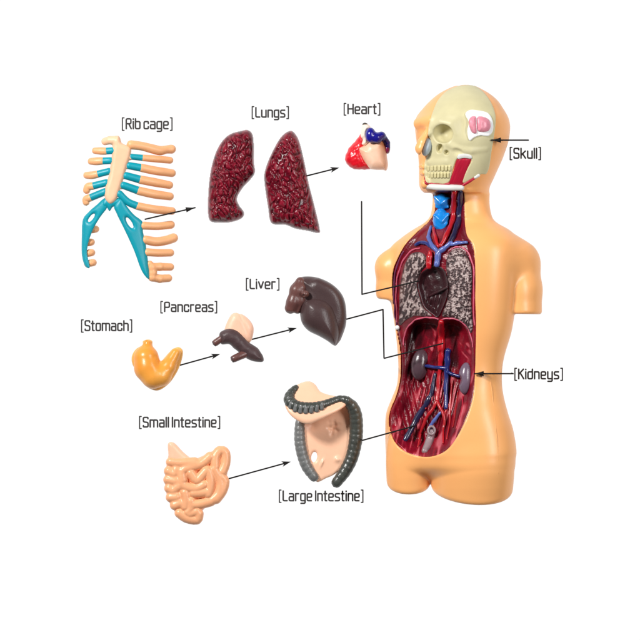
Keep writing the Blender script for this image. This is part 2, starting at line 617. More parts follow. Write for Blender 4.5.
def trunk_f(P):
    f = loft(P, TRUNK, YAW, 0.62, 58)
    nk = loft(P, [(150, 440, 494, 56), (170, 437, 492.5, 56), (185, 435, 488.5, 56), (200, 434, 487, 56), (216, 433, 488, 56)], YAW, 0.9, 56)
    f = smin(f, nk, 8)
    # thighs, cut by a plane that rises towards the back
    th = loft(P, [(425, 396, 430, 56), (440, 388, 432, 62), (458, 385.8, 431, 62), (475, 386.0, 430.3, 61), (490, 387, 429.8, 60), (512, 389, 429.5, 60)], YAW, 1.0, 50)
    th2 = loft(P, [(395, 462, 492, 66), (410, 456, 499, 70), (425, 449, 505, 74), (440, 441, 509.5, 76), (456, 434, 512.3, 77), (470, 431, 513, 76), (485, 430.3, 512, 73), (500, 430.6, 510.5, 70), (514, 431, 510, 69)], YAW, 0.8, 64)
    f = smin(smin(f, th2, 3.0 + 4.5 * smooth(492, 476, P[1])), th, 1.5 + 8 * smooth(482, 466, P[1]))
    cut = (P[1] - 0.40 * P[2] - 463.0) / 1.077
    f = smax(f, cut, 7)
    # upper-arm stumps
    ar = chain(P, [(500, 250, 62, 17), (515, 264, 67, 23.5), (518, 290, 72, 22.5), (519, 330, 74, 21.8)], 4)
    ar = smax(ar, P[1] - 314 - 0.02 * (P[0] - 518), 3.5)
    al = chain(P, [(402, 256, 40, 14), (393, 268, 36, 17.5), (392, 290, 35, 15.5), (392, 320, 34, 14)], 4)
    al = smax(al, P[1] - 300 - 0.12 * (P[0] - 388), 3)
    kk = 2.5 + 15 * smooth(292, 258, P[1])
    f = smin(f, ar, kk)
    f = smin(f, al, 5)
    return f


HB = 0.85
axb, PB = grid((368, 82, -4), (546, 512, 132), HB)
F_HEAD = np.array(full(PB, head_f(PB)), np.float32)
F_BODY = smin(F_HEAD, np.array(full(PB, trunk_f(PB)), np.float32), 3.0).astype(np.float32)


def front(f):
    """height of the frontmost surface over x, y"""
    z = axb[2]
    neg = f < 0
    k = f.shape[2] - 1 - np.argmax(neg[:, :, ::-1], axis=2)
    any_ = neg.any(axis=2)
    k1 = np.minimum(k + 1, f.shape[2] - 1)
    I, J = np.indices(k.shape)
    a, b = f[I, J, k], f[I, J, k1]
    t = np.clip(np.where(any_, a / (a - b - 1e-9), 0), 0, 1)
    return np.where(any_, z[k] + t * HB, np.nan)


def fill_nan(A):
    A = A.copy()
    for it in range(60):
        bad = np.isnan(A)
        if not bad.any():
            break
        Pd = np.pad(A, 1, mode='edge')
        st = np.stack([Pd[:-2, 1:-1], Pd[2:, 1:-1], Pd[1:-1, :-2], Pd[1:-1, 2:]])
        with np.errstate(all='ignore'):
            m = np.nanmin(np.where(np.isnan(st), np.inf, st), axis=0)
        A = np.where(bad & np.isfinite(m), m, A)
    return np.nan_to_num(A)


def blur(A, n):
    for _ in range(n):
        P_ = np.pad(A, 1, mode='edge')
        A = (P_[:-2, 1:-1] + P_[2:, 1:-1] + P_[1:-1, :-2] + P_[1:-1, 2:] + 2 * A) / 6
    return A


def bil(A, x, y):
    u = np.clip((np.asarray(x, float) - axb[0][0]) / HB, 0, A.shape[0] - 1.001)
    v = np.clip((np.asarray(y, float) - axb[1][0]) / HB, 0, A.shape[1] - 1.001)
    i, j = u.astype(int), v.astype(int)
    a, b = u - i, v - j
    return (A[i, j] * (1 - a) + A[i + 1, j] * a) * (1 - b) + (A[i, j + 1] * (1 - a) + A[i + 1, j + 1] * a) * b


ZS_RAW = fill_nan(front(F_BODY))
ZS = np.minimum(blur(ZS_RAW, 9), ZS_RAW)
ZH = blur(fill_nan(front(F_HEAD)), 2)

OPEN = spline([(434, 193), (446, 191.5), (460, 191.5), (462.8, 196), (463.5, 212), (464, 227), (466, 237), (471, 245), (473.3, 259),
               (474, 280), (473.8, 300), (474.5, 320), (474.3, 346), (473.7, 372), (472, 393.6), (467, 412), (458, 432), (447.6, 447),
               (436, 454), (422, 455.7), (405.5, 451), (394, 440.5), (389, 425), (390, 411), (395.5, 397), (399.8, 381.6), (401, 364),
               (399.8, 347), (397, 332), (395, 317), (393.2, 301), (392, 285), (393, 271), (397, 260), (404.4, 246), (414.7, 234.5),
               (426.7, 224), (432.7, 216.5), (435, 208)], 5, True)
ABD = spline([(403, 350), (403.5, 338), (408, 326), (416, 319.5), (428, 318), (436, 319.5), (441, 322), (446, 319.5), (454, 319.5),
              (463, 325), (469, 336), (472, 352), (478, 400), (460, 470), (400, 470), (380, 420), (396, 395), (402, 372)], 5, True)
HEARTP = spline([(426.4, 269), (433, 265.5), (442, 269), (446, 279), (447, 289.5), (445, 300), (441, 310), (436.7, 317), (430, 313),
                 (423, 306.7), (419.5, 296.4), (417, 284.4), (420, 274)], 5, True)

SK = spline([(464, 86.2), (472, 86.5), (480, 91), (487.5, 100), (492.7, 111), (494.3, 122), (492.5, 138), (490, 154), (488, 168), (485, 175),
             (480, 175.5), (474, 178), (464, 184), (461, 182), (466, 170), (470, 161), (462, 158.5), (456, 160), (452, 170), (447.5, 184), (436, 184.5), (426, 184), (423.5, 174),
             (424, 163), (427, 156), (430.3, 149), (429.5, 142), (427.2, 136), (427.8, 128), (430, 119), (432.5, 112), (437, 102), (445, 93), (455, 88)], 4, True)

XB, YB = np.meshgrid(axb[0], axb[1], indexing='ij')
D_OPEN = poly_sd(XB, YB, OPEN)
D_ABD = poly_sd(XB, YB, ABD)
D_H = poly_sd(XB, YB, HEARTP)
DEPTH = 1.6 + 5.5 * smooth(0, 6, D_OPEN) + 21 * smooth(-0.5, 5.5, D_ABD) * smooth(1.0, 17, D_OPEN)
DEPTH += 9.0 * smooth(0, 6, D_H)
FLOOR = ZS - DEPTH


def fl(x, y):
    return bil(FLOOR, x, y)


torso = thing('torso_model', 'orange plastic human torso model with half skull face and open chest and belly', 'anatomical model', (450, 506, 50))

carve = np.maximum(-(D_OPEN[:, :, None]), (FLOOR - 3.5)[:, :, None] - PB[2])
FB = smax(F_BODY, -carve.astype(np.float32), 1.2)
# chamfered rim round the opening
D_SK = poly_sd(XB, YB, SK).astype(np.float32)
FB = np.maximum(FB, -np.maximum(1.5 - D_SK[:, :, None], np.maximum(-(F_HEAD + 17), 62 - PB[2]))).astype(np.float32)
V, Q = snet(FB, axb)
V = relax(V, Q, 7)
make('body', V, Q, M['skin'], torso)

tube('mould_seam', [(x, y, float(bil(ZS, x, y)) - 0.12, 0.42) for x, y in ((489, 380), (491.5, 400), (494, 425), (496, 450), (496.5, 472))], M['skin'], torso, 8)

# lining: a closed sheet over the floor of the opening, kept inside the body wall
def lining_top(x, y, d):
    z = fl(x, y) - 1.8 * smooth(407, 400, x) * smooth(2.5, 1.0, d)
    sd = smooth(2, 9, d)
    abd = smooth(0, 6, bil(D_ABD, x, y))
    fib = np.sin((x + 0.22 * (y - 380) * np.sign(435 - x) * -1 + 3.0 * vnoise(x, y, 22, 5)) * 1.25)
    fib2 = vnoise(x * 1.0 + 0.25 * y, y * 0.14, 2.2, 9)
    return z + abd * sd * (0.7 * fib * smooth(365, 390, y) + 2.2 * (fib2 - 0.5)) + (1 - abd) * 0.8 * (vnoise(x, y, 5, 3) - 0.5)


def lining_paint(x, y, d):
    abd = smooth(0, 4, bil(D_ABD, x, y))
    fib2 = vnoise(x * 1.0 + 0.25 * y, y * 0.14, 2.2, 9)
    n = vnoise(x, y, 9, 21)
    p = 0.42 + 0.34 * (n - 0.5) + abd * 1.0 * np.clip(fib2 - 0.5, 0, 1) * (0.35 + 0.65 * smooth(360, 385, y)) * 1.6
    # darker on the left of the belly, and beside the spine
    p -= 0.42 * smooth(0, 5, poly_sd(x, y, DARKL)) + 0.42 * smooth(0, 3, poly_sd(x, y, DARKR))
    # dry-brushed muscle under the diaphragm on both sides of the aorta
    f3 = vnoise(x * 0.9 - 0.8 * (y - 330), (y + x) * 0.25, 2.6, 31)
    p += 1.7 * np.clip(f3 - 0.5, 0, 1) * smooth(0, 4, poly_sd(x, y, BRUSH)) + 1.9 * np.clip(f3 - 0.5, 0, 1) * smooth(0, 3, poly_sd(x, y, BRUSHR))
    p += 0.12 * smooth(420, 445, y)
    return np.clip(p, 0, 1)


DARKL = spline([(404, 345), (409, 328), (418, 322), (424, 326), (424, 345), (416, 352), (412, 375), (404, 378)], 4, True)
DARKR = spline([(446, 324), (452, 328), (458, 345), (458, 366), (449, 366), (449, 345)], 4, True)
BRUSH = spline([(424, 328), (436, 322), (437, 345), (432, 358), (425, 345)], 4, True)
BRUSHR = spline([(455, 332), (464, 334), (470, 345), (471, 362), (462, 360), (458, 348)], 4, True)
pad('cavity_lining', None, lining_top, 3.2, M['lining'], torso, 0.6, attr=lining_paint, sd=lambda x, y: poly_sd(x, y, OPEN) + 0.45 + 0.45 * smooth(401, 408, x), box=(OPEN.min(0) - 3, OPEN.max(0) + 3))

# lung halves moulded in the chest
LB_L = spline([(411, 254), (419.5, 252.6), (425, 257), (425.5, 265.5), (420.4, 272), (416.5, 284), (419, 297), (423, 308), (431, 315.5),
               (424, 316.5), (414.4, 316), (405.8, 319.6), (399, 325), (399, 307), (399.5, 289.5), (402.3, 272), (406, 261)], 5, True)
LB_R = spline([(446, 258), (452, 250.5), (460.5, 250.5), (467, 258.6), (470.5, 272), (470, 302), (471.5, 325.6), (469, 333), (461, 323.5),
               (449, 317.5), (441, 315.5), (446, 301), (447.8, 287), (445.5, 271)], 5, True)


def lung_tex(x, y, left):
    """bright worm-like ridges over dark pits"""
    def worm(u, v, c, sd):
        n_ = 0.65 * vnoise(u, v, c, sd) + 0.35 * vnoise(u, v, c * 0.45, sd + 3)
        return smooth(0.05, 0.2, np.abs(n_ - 0.5) * 1.6) * (n_ > 0.5) + 0.0
    if left:
        a = math.radians(24)
        cx = x + 0.05 * (y - 300) ** 2 * 0.05
        u, v = cx * math.cos(a) + y * math.sin(a), -cx * math.sin(a) + y * math.cos(a)
        st = 0.65 * vnoise(u, v * 0.36, 1.5, 41) + 0.35 * vnoise(u, v * 0.6, 0.9, 43)
        fine = vnoise(x, y, 1.3, 17)
        return np.clip(smooth(0.42, 0.60, st) * (0.5 + 0.65 * fine), 0, 1)
    n1 = 0.5 * vnoise(x, y, 2.1, 11) + 0.5 * vnoise(x, y, 1.1, 12)
    r = 1 - np.abs(2 * vnoise(x + 50, y, 4.2, 13) - 1)
    return np.clip(smooth(0.42, 0.60, n1) * (0.55 + 0.5 * vnoise(x, y, 1.1, 19)) + 0.3 * smooth(0.8, 0.98, r), 0, 1)


for poly, left in ((LB_L, True), (LB_R, False)):
    pad('lung_half', poly,
        lambda x, y, d, left=left: fl(x, y) + 0.6 + 3.2 * smooth(0, 4, d) + 1.5 * smooth(0, 2, d) * lung_tex(x, y, left),
        4.5, M['sponge'], torso, 0.42,
        attr=lambda x, y, d, left=left: np.clip(lung_tex(x, y, left) * (0.35 + 0.65 * smooth(0, 1.5, d)) + 0.12 * (vnoise(x, y, 8, 2) - 0.5), 0, 1))

# dark hollow where the heart sits
def rec_top(x, y, d):
    z = fl(x, y) + 1.7
    st = np.sin(x * 1.5 + 0.35 * y) * smooth(293, 299, y)
    return z + 0.9 * st * smooth(1, 5, d) + 1.6 * (vnoise(x, y, 5, 12) - 0.5) * smooth(0, 3, d)


hr = pad('heart_hollow', HEARTP, rec_top, 3.0, M['recess'], torso, 0.5)
tube('septum', [(428, 296.5, fl(428, 296.5) + 2, 1.2), (437, 292, fl(437, 292) + 3, 1.6), (446, 287.5, fl(446, 287.5) + 3, 1.3)], M['recess'], hr)

# membranes along the edges of the chest and of the diaphragm
def on(pts, off=1.0):
    return [(x, y, float(fl(x, y)) + off, r) for x, y, r in pts]


tube('diaphragm_edge', on([(403, 345, 0.50), (404, 335, 0.72), (409, 325, 0.79), (417, 319, 0.86), (428, 317.5, 0.86), (437, 319, 0.79)], 1.08), M['pinkline'], torso, wob=0.14)
tube('diaphragm_edge', on([(441, 319.5, 0.65), (447, 318.5, 0.79), (456, 319.5, 0.86), (464, 325, 0.79), (469, 334, 0.72), (471.5, 347, 0.50)], 1.08), M['pinkline'], torso, wob=0.14)
tube('pleura_edge', on([(397, 322, 0.58), (396, 305, 0.79), (396, 288, 0.86), (398.5, 272, 0.94), (404, 259, 0.94), (411, 251, 0.86), (419, 248.5, 0.72)], 0.86), M['pinkline'], torso, wob=0.14)
tube('pleura_edge', on([(448, 251, 0.65), (456, 247.5, 0.79), (464, 250, 0.86), (470, 260, 0.86), (472.5, 275, 0.79), (472, 300, 0.72), (473, 325, 0.65)], 0.72), M['pinkline'], torso, wob=0.14)
tube('pleura_edge', on([(396.2, 325, 0.6), (394.8, 315, 0.86), (393.8, 298, 0.86), (393.8, 282, 0.79), (396.5, 266, 0.72), (403, 252, 0.65)], 0.43), M['purpleline'], torso, wob=0.14)
# small white peg in the far rim
V, F = tube_mesh([(397, 327.5, float(fl(398, 327.5)) - 2, 2.4), (397, 327.5, float(fl(398, 327.5)) + 3.0, 2.3)], 14, 3)
make('peg', V, F, M['white'], torso)

# vessels of the belly
tube('aorta', on([(440, 322, 2.92), (440.5, 334, 3.61), (440.5, 350, 3.61), (440, 362, 2.75), (439, 372, 1.98), (437.6, 388, 1.89), (436.4, 402, 1.98)], 2.2), M['red'], torso, wob=0.10)
tube('iliac_artery', on([(436.4, 401, 1.81), (431.6, 409, 1.72), (424.7, 419.4, 1.55), (419, 436, 1.20)], 3), M['artery'], torso, wob=0.10)
tube('iliac_artery', on([(436.4, 401, 1.81), (441, 410, 1.72), (443.6, 418, 1.46), (442.7, 428, 1.29), (442, 442, 1.12)], 3), M['artery'], torso, wob=0.10)
tube('vena_cava', on([(447, 351, 2.92), (446.5, 362, 2.84), (446, 372, 2.75), (445.3, 388, 2.32), (445.3, 407, 1.89)], 2.2), M['vein'], torso, wob=0.10)
tube('renal_vein', on([(424, 365.5, 1.55), (435, 367, 1.72), (446, 368, 1.89)], 4.2), M['vein'], torso, wob=0.10)
tube('renal_vein', on([(447, 372, 1.72), (452, 374, 1.63), (459, 376, 1.55)], 4.2), M['vein'], torso, wob=0.10)
tube('iliac_vein', on([(434.5, 374, 1.72), (431, 392, 2.24), (426.4, 402, 2.75), (416, 419, 3.01), (405, 439, 2.58)], 1.5), M['navy'], torso, wob=0.10)
tube('iliac_vein', on([(440, 412, 1.38), (434, 419, 1.72), (429, 427, 1.72)], 2.2), M['palevein'], torso, wob=0.10)
for pts in ([(434, 380, 0.86), (428, 394, 1.03), (425, 408, 0.95)], [(452, 380, 0.86), (449.5, 400, 1.12), (449, 420, 1.03), (446, 438, 0.77)],
            [(457, 392, 0.77), (455, 408, 0.95), (452, 426, 0.77)], [(448, 404, 1.03), (444, 414, 1.03), (443, 424, 0.86)],
            [(424, 418, 0.77), (421, 430, 1.03), (417, 446, 0.86)], [(462, 396, 0.69), (460, 412, 0.86), (455, 428, 0.69)]):
    tube('small_artery', on(pts, 1.0), M['artery'] if pts[0][0] != 462 else M['muscle'], torso, wob=0.10)
ra = [(430.7 + 3.4 * math.cos(t), 429.7 + 4.0 * math.sin(t), float(fl(430.7, 430)) + 5.5, 1.25) for t in np.linspace(0, 2 * math.pi, 17)]
rectum = tube('rectum', on([(431, 431, 3.6), (429, 440, 4.2), (424, 450, 3.2)], 1.5), M['rect'], torso)
tube('rim', ra, M['rect'], rectum, 10, 2)

# kidneys: beans hollowed on the inner side
def kidney(name, c, r, rz, side, m):
    z0 = float(fl(c[0], c[1])) + 4.5

    def f(P):
        a = ell(P, (c[0], c[1], z0), (r[0], r[1], 7.5), rz)
        return smax(a, -ell(P, (c[0] + side * (r[0] + 0.6), c[1] + 1.5, z0 + 3), (4.2, 5.0, 9), rz), 3)
    return sdf_part(name, f, (c[0] - 14, c[1] - 20, z0 - 10), (c[0] + 14, c[1] + 20, z0 + 10), 0.6, m, torso)


kidney('kidney', (419.5, 364.5), (8.8, 15.6), 8, 1, M['kidney'])
kidney('kidney', (464.5, 378), (7.4, 16), 4, -1, M['kidney2'])

# neck: larynx and great vessels
zl = float(bil(ZS, 441, 205))


def larynx_f(P):
    zt = float(fl(441, 203)) + 5
    zb = float(fl(440.5, 221)) + 5
    f = ell(P, (441, 201.5, zt), (7.4, 7.6, 8))
    f = smin(f, ell(P, (440.5, 221.5, zb), (8.2, 12.5, 8.5), -4), 2.0)
    f = smin(f, chain(P, [(436.5, 207, zt + 2, 2), (446.5, 207, zt + 2, 2)]), 1.5)
    f = smin(f, chain(P, [(434.5, 198, zt + 4, 1.8), (440, 204, zt + 7, 1.8), (447.5, 199, zt + 4, 1.8)]), 1.2)
    f = smin(f, chain(P, [(434, 216, zb + 5, 1.8), (441, 222, zb + 8, 1.8), (447, 215, zb + 5, 1.8)]), 1.2)
    f = smin(f, chain(P, [(436, 226, zb + 5, 1.5), (442, 230, zb + 6, 1.5), (446, 224, zb + 6, 1.5)]), 1.0)
    return f


sdf_part('larynx', larynx_f, (428, 190, zl - 30), (454, 238, zl + 24), 0.6, M['larynx'], torso, 1)
tube('carotid_artery', on([(453.2, 192.5, 2.6), (453, 206, 2.8), (452.3, 219, 2.7), (446, 235, 2.4), (440, 246, 2.0)], 3.2), M['artery'], torso, wob=0.10)
tube('carotid_artery', on([(433, 229, 1.5), (434.5, 238, 1.8), (437.5, 247, 1.6)], 3.2), M['artery'], torso, wob=0.10)
tube('jugular_vein', on([(459.2, 192.5, 2.6), (459, 206, 3.0), (458, 219, 2.9), (454, 232, 2.7), (449, 243, 2.4)], 2.6), M['navy'], torso, wob=0.10)
tube('jugular_vein', on([(430.5, 227, 1.4), (428, 236, 2.0), (430, 244, 2.2), (437, 252.5, 2.5)], 2.8), M['palevein'], torso, wob=0.10)
tube('vena_cava', on([(450, 243.5, 2.0), (443, 249, 2.5), (437.5, 254, 3.0), (436, 265, 3.0)], 3.4), M['palevein'], torso, wob=0.10)
tube('subclavian_vein', on([(414.5, 245.5, 1.4), (420, 243, 1.9), (426, 244, 2.0), (431, 248, 2.0)], 2.6), M['vein'], torso, wob=0.10)
tube('subclavian_vein', on([(465.5, 243, 1.3), (458, 243.5, 1.8), (450, 245, 2.0)], 2.8), M['palevein'], torso, wob=0.10)
tube('aortic_arch', on([(429.5, 253, 2.4), (428.6, 260, 3.4), (428, 267, 2.8)], 3.2), M['red'], torso, wob=0.10)

# ------------------------------------------------------------------ head fittings


def zh(x, y):
    return float(bil(ZH, x, y))


def skull_f(P):
    X, Y = np.meshgrid(P[0][:, 0, 0], P[1][0, :, 0], indexing='ij')
    hd = head_f(P)
    d2 = poly_sd(X, Y, SK)[:, :, None]
    z = P[2]
    relief = hd - 1.1
    relief = smin(relief, chain(P, [(449, 146, zh(449, 146) - 1.2, 3), (458, 151, zh(458, 151) - 0.8, 3.2), (470, 152, zh(470, 152) - 0.8, 2.8), (484, 150, zh(484, 150) - 2, 2.2)]), 3)  # cheekbone arch
    relief = smin(relief, chain(P, [(432, 128, zh(432, 128) - 1.2, 2.5), (440, 123.5, zh(440, 123.5) - 1, 3), (450, 126, zh(450, 126) - 1, 3), (454, 134, zh(454, 134) - 2.5, 2.5)]), 4)   # brow
    relief = smin(relief, chain(P, [(430, 163, zh(430, 163) - 1.5, 2.5), (446, 163, zh(446, 163) - 1.5, 2.5)]), 4)
    relief = smax(relief, -ell(P, (442, 135.3, zh(442, 135)), (10.6, 9.2, 12.5), -6), 1.8)        # eye socket
    relief = smax(relief, -ell(P, (438.6, 150, zh(438.6, 150) + 1), (3.4, 4.6, 6), 15), 1.2)        # nose opening
    relief = smax(relief, -ell(P, (445.3, 154, zh(445.3, 154) + 1), (2.6, 2.4, 4.5), 0), 1.0)
    relief = smax(relief, -ell(P, (456, 154, zh(456, 154) + 4), (6, 4, 4.5), 20), 2.0)
    relief = smax(relief, -ell(P, (462, 128, zh(462, 128) + 15), (9, 20, 16.6), 0), 6.0)
    shell = np.maximum(relief, -(hd + 19))
    return smax(shell, -d2, 1.0)


sk = sdf_part('skull', skull_f, (418, 82, 40), (500, 190, 124), 0.75, M['skull'], torso, 2)
for nm, y0, y1, a, b in (('upper_teeth', 166.6, 172.6, 425.6, 450.2), ('lower_teeth', 173.4, 179.4, 426.2, 448.6)):
    n = 7
    wd = (b - a) / n
    arc = lambda t: 0.55 * np.abs(np.sin(math.pi * t / wd))
    xs_ = np.linspace(0, b - a, 57)
    up = nm == 'upper_teeth'
    top_e = [(a + t, y0 + (0 if up else 0.55 - arc(t))) for t in xs_]
    bot_e = [(a + t, y1 - (0.55 - arc(t) if up else 0)) for t in xs_[::-1]]

    def tooth_top(x, y, d, a=a, wd=wd):
        u = np.abs(((x - a) / wd) % 1.0 - 0.5) * 2                    # 1 at the gaps
        return bil(ZH, x, y) + 1.9 + 0.9 * smooth(0, 1.2, d) - 2.2 * smooth(0.66, 1.0, u) - 0.4 * u ** 2
    pad(nm, top_e + bot_e, tooth_top, 5.0, M['tooth'], sk, 0.28)

# brain window
BW = spline([(464, 116), (468, 112), (475, 112), (486, 114.5), (491, 122), (491.5, 132), (487, 137.5), (479, 137), (473, 139), (468, 142), (466, 133), (467.5, 124)], 5, True)
bw = pad('brain_window', BW, lambda x, y, d: bil(ZH, x, y) + 2.0 - 0.3 * smooth(1, 4, d) + 0.3 * vnoise(x, y, 4, 8), 5.5, M['white'], torso, 0.6)
BRL = spline([(467.5, 122), (470, 118.5), (474.3, 118.5), (474.6, 126), (475.2, 134.5), (471.5, 134.8), (469, 131), (467.6, 126)], 5, True)
BRR = spline([(476.2, 118.8), (482, 118.6), (487.5, 121.5), (489.2, 128), (487, 132.5), (482, 133.6), (476.8, 132.8), (475.8, 126)], 5, True)
for p in (BRL, BRR):
    pad('brain', p, lambda x, y, d: bil(ZH, x, y) + 2.2 + 3.0 * np.sqrt(1 - (1 - np.clip(d / 5.0, 0, 1)) ** 2) + 0.5 * (vnoise(x, y, 2.5, 6) - 0.5), 5.0, M['brain'], bw, 0.45)

# muscle, jaw bone and nose
MS = spline([(456.2, 160.5), (463, 159.2), (469.8, 160.5), (466, 171), (461.5, 185), (455, 185.5), (448.3, 185), (452, 173)], 4, True)
pad('jaw_muscle', MS, lambda x, y, d: bil(ZH, x, y) + 0.6 + 0.5 * smooth(0, 3, d) + 0.5 * (vnoise(x * 1.2 + .45 * y, y * .2, 2, 4) - .5), 5.0, M['muscle'], torso, 0.5)
pad('muscle_tendon', spline([(457, 156.2), (464, 155), (470, 157), (470, 160), (463, 159.3), (456.5, 160.2)], 4, True),
    lambda x, y, d: bil(ZH, x, y) + 1.6 + 0.4 * smooth(0, 2, d), 4.0, M['greywhite'], torso, 0.5)
tube('jaw_bone', [(427.5, 187.3, zh(427.5, 187) + 0.3, 2.6), (436, 188.2, zh(436, 187) + 0.8, 3.1), (450, 188.6, zh(450, 187) + 0.8, 3.1), (460.5, 188.8, zh(460, 187) + .2, 2.8)], M['greywhite'], torso, 14)
tube('jaw_gum', [(424.6, 178, zh(425, 178) + .2, 1.1), (425, 184, zh(425.5, 184) + .2, 1.4), (430, 184.6, zh(430, 184.6) + .8, 1.4), (448, 184.9, zh(448, 185) + .8, 1.4)], M['muscle'], torso)
tube('neck_muscle', [(462, 186, zh(462, 186) + 0.2, 1.5), (468, 182.5, zh(468, 182) + .3, 1.6), (475, 178, zh(475, 178) + .3, 1.2)], M['muscle'], torso)
tube('muscle_tendon', [(474, 178.5, zh(474, 178) + .6, 1.6), (477, 176.5, zh(477, 176) + .6, 1.9)], M['greywhite'], torso)
sdf_part('nasal_cavity', lambda P: smax(ell(P, (425.8, 148.0, zh(431, 149) - 1), (5.0, 9.4, 6.5), 14), (422.3 - 0.38 * (P[1] - 148.8)) - P[0], 1.0),
         (414, 134, zh(431, 149) - 10), (436, 162, zh(431, 149) + 10), 0.5, M['nasal'], torso)

# ------------------------------------------------------------------ rib cage
rc = thing('rib_cage', 'peach and teal plastic rib cage front with short cut ribs', 'rib cage', (128, 280, 0))


def arch(x):
    """ribs curl back towards the panel on both sides of the breastbone"""
    return 26.0 - 0.0055 * (x - 120) ** 2 - 0.06 * abs(x - 120)


ST = spline([(118.5, 136.5), (122, 143), (131, 148), (131, 156), (127.5, 167), (124.4, 178), (120.6, 190), (116.5, 200.6), (110.5, 204.6), (105.6, 199.5),
             (105.3, 189.4), (109, 176), (111.8, 158), (113.5, 144)], 5, True)


def st_f(P):
    X, Y = np.meshgrid(P[0][:, 0, 0], P[1][0, :, 0], indexing='ij')
    d = poly_sd(X, Y, ST)[:, :, None]
    H = 5.0 * np.sqrt(np.clip(1 - (1 - np.clip(d / 5, 0, 1)) ** 2, 0, 1)) + np.minimum(d, 0)
    f = np.maximum(np.abs(P[2] - 25) - H, -d)
    f = smin(f, chain(P, [(116, 140.8, 25, 4.6), (110, 140.6, 24, 4.2), (105.5, 141.8, 22, 3.8)]), 3)
    for x, y in ((130.5, 158), (128.5, 167), (125.5, 177), (122, 187)):
        f = smin(f, ell(P, (x, y, 24), (3.2, 2.6, 3.5)), 1.5)
    return f


sdf_part('breastbone', st_f, (98, 132, 14), (138, 208, 34), 0.6, M['sternum'], rc)


def rib(pts, split, rt=0.95):
    """a rib: teal cartilage from the breastbone to index 'split', bone beyond it"""
    P3 = [(x, y, arch(x), r * 1.10) for x, y, r in pts]
    if split:
        c = tube('cartilage', [(p[0], p[1], p[2], p[3] * rt) for p in P3[:split + 1]], M['teal'], rc, 14)
    tube('rib', P3[split:], M['bone'], rc, 14)


rib([(113.5, 151, 3.4), (106, 151.5, 3.4), (101, 151.3, 3.5), (95.5, 151, 3.0)], 1)
rib([(111, 161, 3.4), (102.5, 161.3, 3.5), (97, 161.6, 3.7), (91.5, 161.6, 3.2)], 1)
rib([(109.5, 171.6, 3.4), (97.5, 174.6, 3.5), (92, 175.5, 3.6), (87, 175.5, 3.2)], 1)
rib([(106.5, 183, 3.5), (93, 186.3, 3.6), (88.5, 187, 3.6), (87, 190.5, 3.4)], 1)
rib([(105.5, 192, 3.6), (90.5, 198, 3.6), (86.6, 199.5, 3.5), (86.5, 202.5, 3.2)], 1)
rib([(131.5, 145.2, 4.3), (142, 146.5, 4.1), (152, 149, 4.3), (160, 150.8, 4.4), (166, 149.8, 3.8), (171.5, 149.3, 4.2)], 0)
rib([(131.5, 157, 3.0), (143.5, 158.2, 3.1), (156, 159.2, 3.3), (170, 160.4, 3.2)], 1)
rib([(129.5, 166, 3.6), (142, 168.2, 3.9), (156, 171, 4.0), (172, 173.2, 3.7)], 1)
rib([(126.5, 176, 3.7), (141, 180, 4.0), (155, 182.6, 4.1), (169.5, 185.2, 3.6)], 1)
rib([(123.8, 185.6, 3.7), (139, 191, 4.0), (154, 194.3, 4.1), (170, 196.5, 3.7)], 1)
rib([(120, 194, 3.4), (128, 202, 3.6), (138, 206.3, 3.7), (154.5, 209.5, 3.9), (172, 211, 3.6)], 2)


def sheet(name, poly, holes, m, mid, t=2.4, parent=None, lo=None, hi=None, h=0.6):
    poly = np.array(poly)
    a, b = poly.min(0) - 3, poly.max(0) + 3

    def f(P):
        X, Y = np.meshgrid(P[0][:, 0, 0], P[1][0, :, 0], indexing='ij')
        d = poly_sd(X, Y, poly)
        for hpoly in holes:
            d = np.minimum(d, -poly_sd(X, Y, hpoly))
        H = t * np.sqrt(np.clip(1 - (1 - np.clip(d / (1.6 * t), 0, 1)) ** 2, 0, 1)) + np.minimum(d, 0)
        return np.maximum(np.abs(P[2] - mid(X, Y)[:, :, None]) - H[:, :, None], -d[:, :, None])
    return sdf_part(name, f, (a[0], a[1], lo), (b[0], b[1], hi), h, m, parent)


def ellp(cx, cy, a, b, rot, n=20):
    t = np.linspace(0, 2 * math.pi, n, endpoint=False)
    r = math.radians(rot)
    return np.stack([cx + a * np.cos(t) * math.cos(r) - b * np.sin(t) * math.sin(r), cy + a * np.cos(t) * math.sin(r) + b * np.sin(t) * math.cos(r)], 1)


archv = lambda X, Y: 26.0 - 0.0055 * (X - 120) ** 2 - 0.06 * np.abs(X - 120)
RA = spline([(121.5, 198.5), (127, 206), (134, 214.5), (143, 222), (143.3, 231), (146, 244), (148, 258), (149.7, 272.5), (149.5, 279), (146, 277), (141, 269),
             (134, 250), (124.4, 229), (117, 214), (114.5, 206)], 5, True)
LA = spline([(106, 198), (108, 207), (101, 217), (94.4, 228), (89.5, 240.6), (87.5, 252), (89.5, 263), (90, 268), (86.5, 267.5), (83.5, 262), (81.8, 252),
             (82, 236), (83, 220), (89, 212), (97, 205)], 5, True)
sheet('costal_arch', RA, [ellp(130, 223, 6.2, 2.0, 58)], M['teal'], archv, 2.8, rc, 8, 34)
sheet('costal_arch', LA, [ellp(91.8, 218, 5.0, 1.7, -52)], M['teal'], archv, 2.8, rc, 6, 34)
sheet('xiphoid', spline([(102.5, 203), (106, 198), (114, 199), (121, 198), (121.5, 204), (116, 206.5), (113, 207.5), (110, 211.5), (107, 207.5), (103.5, 207)], 4, True), [], M['teal'], lambda X, Y: 24.5 + 0 * X, 3.0, rc, 14, 34, 0.5)
